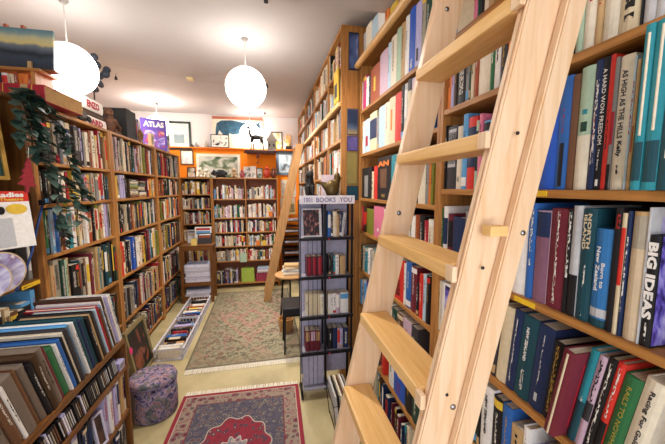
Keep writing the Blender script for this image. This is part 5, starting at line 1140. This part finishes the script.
tube(bm, [(-.035, 0, .12), (-.075, -.012, .16), (-.085, -.02, .2)], [.016, .012, .009], 8); remesh(link_mesh('hand', bm, W_TREAD[2], hd), .005)
for i, (u, h) in enumerate(((191.5, .06), (196, .09), (206, .12))):
    o = ledge_thing('ledge_ornament', ['tiny dark ornament first along the ledge', 'tiny grey ornament second along the ledge', 'small pale pointed ornament by the beast painting'][i], 'ornament', u); bm = bmesh.new(); lathe(bm, [(0, 0), (.03, 0), (.035, h * .4), (.012, h * .7), (.015, h * .85), (0, h)], 14); link_mesh('body', bm, pal(['charcoal', 'grey', 'stone'][i]), o, smooth=True)
pA, pB = on_y(245, 150.5, 5.5), on_y(275.5, 150.5, 5.5)
gd = thing('carved_shelf', 'dark carved wall shelf under the long-necked animal and model cottage', 'shelf', ((pA[0] + pB[0]) / 2, 5.5, CSZ)); gw = (pB[0] - pA[0]) / 2
bm = bmesh.new(); box(bm, -gw, gw, -.05, .496, -.018, -.0005); link_mesh('board', bm, plain('garland_brown', '5a3a34'), gd)
bm = bmesh.new(); gp = [(-gw + 2 * gw * i / 24, -.058, -.04 + .014 * math.sin(i * 1.9)) for i in range(25)]; tube(bm, gp, .011, 6)
for i in range(0, 25, 2): ball(bm, (gp[i][0], -.058, gp[i][2] - .01), (.02, .012, .02), 8)
box(bm, -gw, gw, -.066, -.0505, -.03, -.001); remesh(link_mesh('carved_edge', bm, plain('garland_brown', '5a3a34'), gd), .006)
bm = bmesh.new(); tube(bm, [(-.04, -.05, -.04), (-.05, -.05, -.1), (-.03, -.05, -.15), (-.05, -.05, -.2)], .006, 6); ball(bm, (-.05, -.05, -.21), .016, 8); ball(bm, (-.045, -.05, -.11), (.03, .012, .03), 8); remesh(link_mesh('pendant', bm, plain('garland_brown', '5a3a34'), gd), .006)
# on top of the back bookcases
ZT = 1.8656
def bt(u, y=5.42): return on_y(u, 172, y)[0]
for i, (u, w, h, f_, st_, lab) in enumerate(((191, .13, .17, blackf, [(.4, '3a3a3a'), (.55, 'c9b9a4'), (.7, '7a5a4a')], 'small black framed photo on the narrow back bookcase'), (247.5, .13, .19, plain('white_frame', 'ddd6cc', .5), [(.45, 'ddd6cc'), (.55, '2a2a2a'), (.65, 'e8e2d8')], 'white framed photo with a dark figure on the back bookcase'), (253.5, .08, .2, plain('white_frame', 'ddd6cc', .5), [(.5, 'd8d4cc'), (.65, '9a9a94')], 'narrow white card frame on the back bookcase'), (259.5, .1, .17, plain('dark_green_frame', '2b3a36', .4), [(.45, 'c8ccc4'), (.6, '5a6a58')], 'green framed photo on the back bookcase beside the jars'))):
    framed('picture_frame', lab, 'picture', (bt(u), 5.45, ZT), w, h, f_, .012, blob_mat('small_photo_%s' % 'abcd'[i], st_, 8), tilt=R(6), th=.012)
for i, (u, s, c, lab) in enumerate(((199.5, 1.0, 'd5c8b0', 'pale seated animal ornament on the back bookcase, first of two'), (206.3, .9, 'c9bba4', 'pale seated animal ornament beside the black pig ornament'), (234, 1.0, 'a48a68', 'tan seated animal ornament between the pig and the white frame'))):
    o = thing('animal_ornament', lab, 'ornament', (bt(u, 5.4), 5.42, ZT)); o.scale = (s, s, s)
    bm = bmesh.new(); ball(bm, (0, 0, .06), (.055, .045, .06)); ball(bm, (.0, -.02, .125), (.036, .034, .034)); tube(bm, [(0, 0, .08), (0, -.01, .12)], [.045, .03], 8)
    for q in (-1, 1): ball(bm, (q * .022, -.015, .16), (.01, .008, .018), 8); ball(bm, (q * .035, -.04, .02), (.02, .03, .02), 8)
    remesh(link_mesh('body', bm, plain('ornament_glaze_%s' % 'abc'[i], c, .4), o), .006)
pg = thing('pig_ornament', 'glossy black pig ornament lying on the back bookcase', 'ornament', (bt(220.5, 5.4), 5.43, ZT + .004)); pg.scale = (.85, .85, .9); bm = bmesh.new(); ball(bm, (0, 0, .075), (.125, .06, .07)); ball(bm, (-.12, 0, .08), (.05, .045, .05)); ball(bm, (-.165, 0, .075), (.02, .025, .022))
for q in (-1, 1):
    tube(bm, [(-.12, q * .03, .12), (-.13, q * .04, .15)], [.015, .004], 6)
    for x in (-.07, .07): tube(bm, [(x, q * .035, .04), (x, q * .035, 0)], [.025, .02], 8)
tube(bm, [(.12, 0, .09), (.15, 0, .11), (.14, 0, .13)], .008, 6); remesh(link_mesh('body', bm, plain('black_glaze', '1d1f22', .25), pg), .006)
for i, (u, c, s, lab) in enumerate(((267, 'b03a28', 1.0, 'red glazed jar on the back bookcase'), (273.5, '6a3a2c', .92, 'brown glazed jar at the end of the back bookcase'), (242, '9a4a50', .7, 'small rose coloured jar beside the white framed photo'))):
    o = thing('lidded_jar', lab, 'jar', (bt(u, 5.4), 5.42, ZT)); o.scale = (s, s, s)
    bm = bmesh.new(); lathe(bm, [(0, 0), (.035, 0), (.055, .05), (.058, .09), (.035, .14), (.032, .15), (0, .15)], 20); link_mesh('body', bm, plain('jar_glaze_%s' % 'abc'[i], c, .3), o, smooth=True)
    bm = bmesh.new(); lathe(bm, [(0, .1505), (.04, .1505), (.036, .17), (.012, .185), (.014, .2), (0, .205)], 20); link_mesh('lid', bm, plain('jar_glaze_%s' % 'abc'[i], c, .3), o, smooth=True)
# floor in front of the back bookcase
gb = thing('paper_bag', 'lime green paper bag standing on the lowest shelf of the back bookcase', 'bag', (-.345, 5.425, .0905)); gb.scale = (.88, .8, .8); gb.location.z = .0915; bm = bmesh.new(); prism(bm, [(-.125, .0), (.125, 0), (.115, .3), (-.12, .3)], -.05, .05); link_mesh('bag', bm, plain('lime_paper', '9fb64a', .6), gb); bm = bmesh.new(); tube(bm, [(-.05, -.052, .27), (-.04, -.054, .34), (.03, -.054, .34), (.04, -.052, .27)], .004, 6); link_mesh('handle', bm, plain('green_string', '6f8436'), gb)
rb = thing('striped_box', 'maroon striped box with books on it, on the lowest shelf of the back bookcase', 'box', (-.07, 5.43, .0905)); rb.scale = (.95, .9, .72); kk = NT('maroon_stripes'); s_ = sep(kk, kk.coord()); f_ = kk.math('GREATER_THAN', kk.math('SINE', kk.math('MULTIPLY', s_[0], 190)), .2)
bm = bmesh.new(); box(bm, -.15, .15, -.06, .06, 0, .2, 0, .002); link_mesh('box', bm, kk.out(kk.mix(f_, lin('7c2038'), lin('a8485a')), .6), rb); bm = bmesh.new(); box(bm, -.152, .152, -.062, .062, .2005, .21); link_mesh('rim', bm, pal('maroon'), rb)
for i, (c, w, z, dx) in enumerate((('silver', .24, .2108, 0), ('white', .25, .238, .01), ('lavender', .22, .262, -.01), ('pale_blue', .24, .288, .015))):
    o = thing('book', '%s book lying %s from the bottom on the maroon striped box' % (c.replace('_', ' '), ordinal(i + 1)), 'book', (-.07 + dx, 5.38, z + .0905 - .0588), group='books on the striped box'); I = Matrix.Translation((-w / 2, 0, .0115)) @ Matrix.Rotation(math.pi / 2, 4, 'Y'); bm = bmesh.new(); cc, bl = cover_bm(bm, .023, w, .11, False, [], I); link_mesh('cover', bm, pal(c), o, normals=False); bm = bmesh.new(); pages_bm(bm, .023, w, .11, False, I, cc, bl); link_mesh('pages', bm, pages(), o)
for i, (u, v, c, lab) in enumerate(((243.5, 258, 'pale_green', 'pale green card hanging above the lime green bag'), (270.5, 214, 'orange', 'orange tag on the second shelf of the back bookcase'), (258, 243, 'orange', 'orange tag on the fourth shelf of the back bookcase'), (264.5, 243, 'yellow', 'yellow tag on the fourth shelf of the back bookcase'))):
    p = on_y(u, v, 5.335); o = thing('hanging_tag', lab, 'tag', (p[0], 5.343, p[2])); s = .06 if i == 0 else .035; bm = bmesh.new(); box(bm, -s * .9, s * .9, -.004, 0, -s * 1.2, s * 1.2); link_mesh('card', bm, pal(c), o); bm = bmesh.new(); tube(bm, [(0, -.002, s * 1.2), (0, -.002, s * 1.2 + .02)], .0015, 4); link_mesh('string', bm, pal('ivory'), o)
# tray tower and notice by the ladder
ty = thing('tray_tower', 'dark stack of paper trays behind the leaning ladder', 'tray tower', (.43, 5.72, 0))
for x in (-.16, .16): bm = bmesh.new(); box(bm, x - .01, x + .01, -.14, .14, 0, 1.22); link_mesh('side_panel', bm, plain('dark_tray_frame', '2a1e1c', .5), ty)
for i in range(11): bm = bmesh.new(); box(bm, -.1495, .1495, -.14, .14, .1 + i * .1, .112 + i * .1); link_mesh('tray', bm, plain('tray_dark', '35302e', .5), ty)
for i in range(0, 11): 
    if i % 2 == 0:
        o = thing('paper_stack', 'thin stack of paper in the %s tray from the bottom, behind the leaning ladder' % ordinal(i + 1), 'paper stack', (.43, 5.70, .1125 + i * .1)); bm = bmesh.new(); box(bm, -.13, .13, -.11, .1, 0, .03); link_mesh('sheets', bm, plain('paper_white', 'dcd9e4'), o)
o = thing('notice', 'yellowed paper notice standing on the dark tray tower', 'notice', (.40, 5.70, 1.2205)); bm = bmesh.new(); box(bm, -.11, .11, -.002, .002, 0, .22, M=Matrix.Rotation(R(-5), 4, 'X')); link_mesh('sheet', bm, plain('yellowed_paper', 'd3bb84'), o); bm = bmesh.new(); box(bm, -.09, .09, -.003, -.0022, .04, .19, M=Matrix.Rotation(R(-5), 4, 'X')); link_mesh('lettering', bm, INK['black'], o)

fo_ = thing('book', 'yellow and black book standing face-out on the upper front of the narrow unit', 'book', (.586, 2.64, 2.41), R(-90)); bm = bmesh.new(); box(bm, -.075, .075, 0, .012, 0, .26); link_mesh('cover', bm, pal('yellow'), fo_); bm = bmesh.new(); box(bm, -.05, .05, -.0012, -.0003, .04, .15); link_mesh('cover_picture', bm, pal('charcoal'), fo_)
# ------------------------------------------------------------------ pinned to the end panel of the narrow unit
def pin(label, u0, v0, u1, v1, art, c, name='postcard', cat='picture'):
    Y = 2.498; a, b = on_y(u0, v1, Y), on_y(u1, v0, Y); w, h = b[0] - a[0], b[2] - a[2]
    o = thing(name, label, cat, ((a[0] + b[0]) / 2, Y, a[2])); bm = bmesh.new(); box(bm, -w / 2, w / 2, -.003, 0, 0, h); link_mesh('card', bm, plain('card_' + c, c, .5), o); bm = bmesh.new(); box(bm, -w * .44, w * .44, -.0037, -.0031, h * .05, h * .95); link_mesh('print', bm, art, o)
pin('tall picture of blue sky and a golden figure pinned to the wooden end panel', 347, 109, 358, 135, art_mat('golden_figure', [(0, '7a6a3e'), (.4, 'b0904a'), (.62, '8a7a5a'), (.8, '4a5a72'), (1, '2a3650')], .2), '4a4a5a')
pin('purple picture pinned below the golden figure on the end panel', 347, 136.5, 358, 151, blob_mat('purple_print', [(.4, '4a4078'), (.6, '6a5a90')], 6), '3a3060')
pin('olive board pinned low on the wooden end panel', 346.5, 152, 357.5, 185, blob_mat('olive_board', [(.4, '8a7a42'), (.7, 'a08c50')], 6), '7a6a3a')
pin('dark teal card at the foot of the olive board', 346.5, 186, 358, 200, blob_mat('teal_card', [(.4, '123a48'), (.7, '1c5060')], 6), '12303a')
pin('deep blue poster with a pale moon pinned high on the end panel', 348.5, 33, 359, 70, blob_mat('moon_poster', [(.4, '2a3a5a'), (.55, '5a6a9a'), (.68, 'd8b8b0')], 5), '2a2a3a', 'poster', 'poster')

# ------------------------------------------------------------------ light: daylight from the shop window behind, and the lit globes
w = bpy.data.worlds.new('sky'); S.world = w; w.use_nodes = True
bg = w.node_tree.nodes['Background']; bg.inputs[0].default_value = (.75, .85, 1, 1); bg.inputs[1].default_value = WORLD
ld_ = bpy.data.lights.new('window_daylight', 'AREA'); ld_.shape = 'RECTANGLE'; ld_.size = 3.2; ld_.size_y = 1.95; ld_.energy = DAY; ld_.color = (.84, .88, 1.0)
lo = bpy.data.objects.new('window_daylight', ld_); COL.objects.link(lo); lo.location = (-.75, YF - .15, 1.6); lo.rotation_euler = (R(62), 0, 0)

# ------------------------------------------------------------------ the shelved books become objects
ROWS = {'N1': ('upright', 'top shelf beside ladder'), 'N2': ('upright', 'second shelf beside ladder'), 'N3': ('upright', 'eye-level shelf beside ladder'), 'N4': ('upright', 'shelf below eye level beside ladder'), 'N5': ('upright', 'fifth shelf beside ladder'), 'N6': ('upright', 'lowest visible shelf beside ladder'),
    'M0': ('end panel', 'ladder-rail shelf behind rungs'), 'M1': ('end panel', 'top shelf behind rungs'), 'M2': ('end panel', 'second shelf behind rungs'), 'M3': ('end panel', 'eye-level shelf behind rungs'), 'M4': ('end panel', 'fourth shelf behind rungs'), 'M5': ('end panel', 'fifth shelf behind rungs'), 'M6': ('end panel', 'sixth shelf behind rungs'), 'M8': ('end panel', 'bottom shelf behind rungs'), 'M7': ('end panel', 'seventh shelf behind rungs'),
    'BP': ('bottom', 'nearer flat pile of middle wall bookcase'), 'BQ': ('bottom', 'further flat pile of middle wall bookcase'), 'D1': ('window end', 'shelf below the printed discs'),
    'W1': ('ottoman end', 'leaning art book row'), 'W3': ('window end', 'third shelf of low bookcase'), 'W4': ('window end', 'bottom shelf of low bookcase'),
    'R1': ('post', 'top tier of wire rack'), 'R2': ('wire side', 'second tier of wire rack'), 'R3': ('wire side', 'third tier of wire rack'), 'R4': ('wire side', 'bottom tier of wire rack'), 'Q1': ('front', 'nearer floor basket'), 'Q2': ('front', 'further floor basket')}
WS = ['', 'top', 'second', 'third', 'fourth', 'fifth', 'bottom']
for L, s in (('A', 'old bookcase behind vine'), ('B', 'middle wall bookcase'), ('C', 'far wall bookcase')):
    for i in range(1, 7): ROWS['%s%d' % (L, i)] = ('vine side' if L != 'C' else 'near side', '%s shelf of %s' % (WS[i], s))
WZ = ['top', 'second', 'third', 'fourth', 'fifth', 'sixth', 'seventh', 'eighth', 'bottom']
for i, s in enumerate(('farthest unit behind ladder', 'unit before leaning ladder', 'unit above round table', 'unit behind wire rack')):
    for j in range(9): ROWS['F%d%d' % (i, j)] = ('far end', '%s shelf, %s' % (WZ[j], s))
for j in range(6):
    for q, s in (('a', 'corner half'), ('b', 'ladder half')): ROWS['K%d%s' % (j, q)] = ('corner side' if q == 'a' else 'divider', '%s shelf, %s of back bookcase' % (WZ[j], s))
    ROWS['J%d' % j] = ('corner', '%s shelf of narrow back bookcase' % WZ[j])
# hidden filler books give way to measured ones
def span(b):
    if b.get('flat'): return None
    s_ = math.sin(b['lean']) * b['h']; return b['lx'] - b['th'] / 2 + min(0, s_) - .002, b['lx'] + b['th'] / 2 + max(0, s_) + .002
for b in [q for q in BOOKS if q['keep'] == 'stuff' and q['row'][0] in 'NM']:
    a = span(b)
    for q in BOOKS:
        if q is b or q['row'] != b['row'] or q['case'] is not b['case'] or q not in BOOKS: continue
        if q['keep'] == 'stuff' and q['seq'] > b['seq']: continue
        c = span(q)
        if a[0] < c[1] and c[0] < a[1]: BOOKS.remove(b); break
BOOKS[:] = [b for b in BOOKS if not (b['keep'] == 'stuff' and b['row'][0] in 'NM' and not (LIM[b['row'][0]][0] < b['lx'] - b['th'] / 2 and b['lx'] + b['th'] / 2 < LIM[b['row'][0]][1]))]
# number each row along its length (a row may have been measured in pieces)
by = {}
for b in BOOKS: by.setdefault(b['row'], []).append(b)
for rw, bs_ in by.items():
    if rw in ('BP', 'BQ', 'Q1', 'Q2'): continue
    if rw == 'W1': bs_.sort(key=lambda b: -b['lx'])
    else: bs_.sort(key=lambda b: b['lx'])
    if rw[0] == 'N': pass
    for i, b in enumerate(bs_): b['order'] = i + 1; b['end'] = ROWS[rw][0]
    if rw[0] == 'N':
        near = [b for b in bs_ if proj((b['case'].w(b['lx'], 0, b['z'])))[0] > 505 and b['keep'] != 'stuff']
        for i, b in enumerate(near): b['order'] = i + 1; b['end'] = 'ladder rail'
for b in BOOKS: b['area'] = est_area(b); b['row_group'] = 'books on the ' + ROWS[b['row']][1]
NMAX = 262
cand = sorted((b for b in BOOKS if b['keep'] != 'stuff' and b['area'] > 0), key=lambda b: -b['area'])
chosen = cand[:NMAX]; cs_ = set(id(b) for b in chosen)
for b in chosen:
    e, d = ROWS[b['row']]; e = b.get('end', e)
    lab = '%s, %s from %s, %s' % (real_look(b), ordinal(b['order']), e, d)
    big = lambda t: len(t.replace('-', ' ').split()) > 16
    if big(lab) and b['look']: lab = '%s, %s' % (b['look'], d)
    if big(lab): lab = b['look']
    build_book(b, lab)
rest = [b for b in BOOKS if id(b) not in cs_]
bm = bmesh.new(); slots = {}; mats = []
def slot(k):
    if k not in slots: slots[k] = len(mats); mats.append(pages() if k == 'pages' else INK[k[4:]] if k.startswith('ink_') else pal(k))
    return slots[k]
for b in rest:
    M = case_matrix(b['case']) @ book_matrix(b)
    for *_, k in b['deco']: slot(k)
    cc, bl = cover_bm(bm, b['th'], b['h'], b['d'], b['paper'], b['deco'], M, slot(b['c']), {k: slot(k) for *_, k in b['deco']})
    pages_bm(bm, b['th'], b['h'], b['d'], b['paper'], M, cc, bl, slot('pages'))
o = link_mesh('shelved_books', bm, mats, normals=False)
tag(o, 'the many smaller books packed on the far and shaded shelves', 'books', None, 'stuff')
print('BOOKS', len(BOOKS), 'chosen', len(chosen), 'smallest', chosen[-1]['area'])

S.view_settings.view_transform = 'Standard'; S.view_settings.look = 'None'; S.view_settings.gamma = 1; S.view_settings.use_curve_mapping = False
S.view_settings.exposure = EXPO
S.cycles.use_denoising = True
S.cycles.max_bounces = 12; S.cycles.diffuse_bounces = 10; S.cycles.transparent_max_bounces = 8
S.cycles.sample_clamp_indirect = 0
l2 = bpy.data.lights.new('ceiling_fill', 'AREA'); l2.shape = 'RECTANGLE'; l2.size = 3.2; l2.size_y = 1.2; l2.energy = CEIL_FILL; l2.color = (1.0, .97, .95)  # added fill light aimed upward through the window to brighten the ceiling
o2 = bpy.data.objects.new('ceiling_fill', l2); COL.objects.link(o2); o2.location = (-.75, YF - .5, .35); o2.rotation_euler = (R(132), 0, 0)
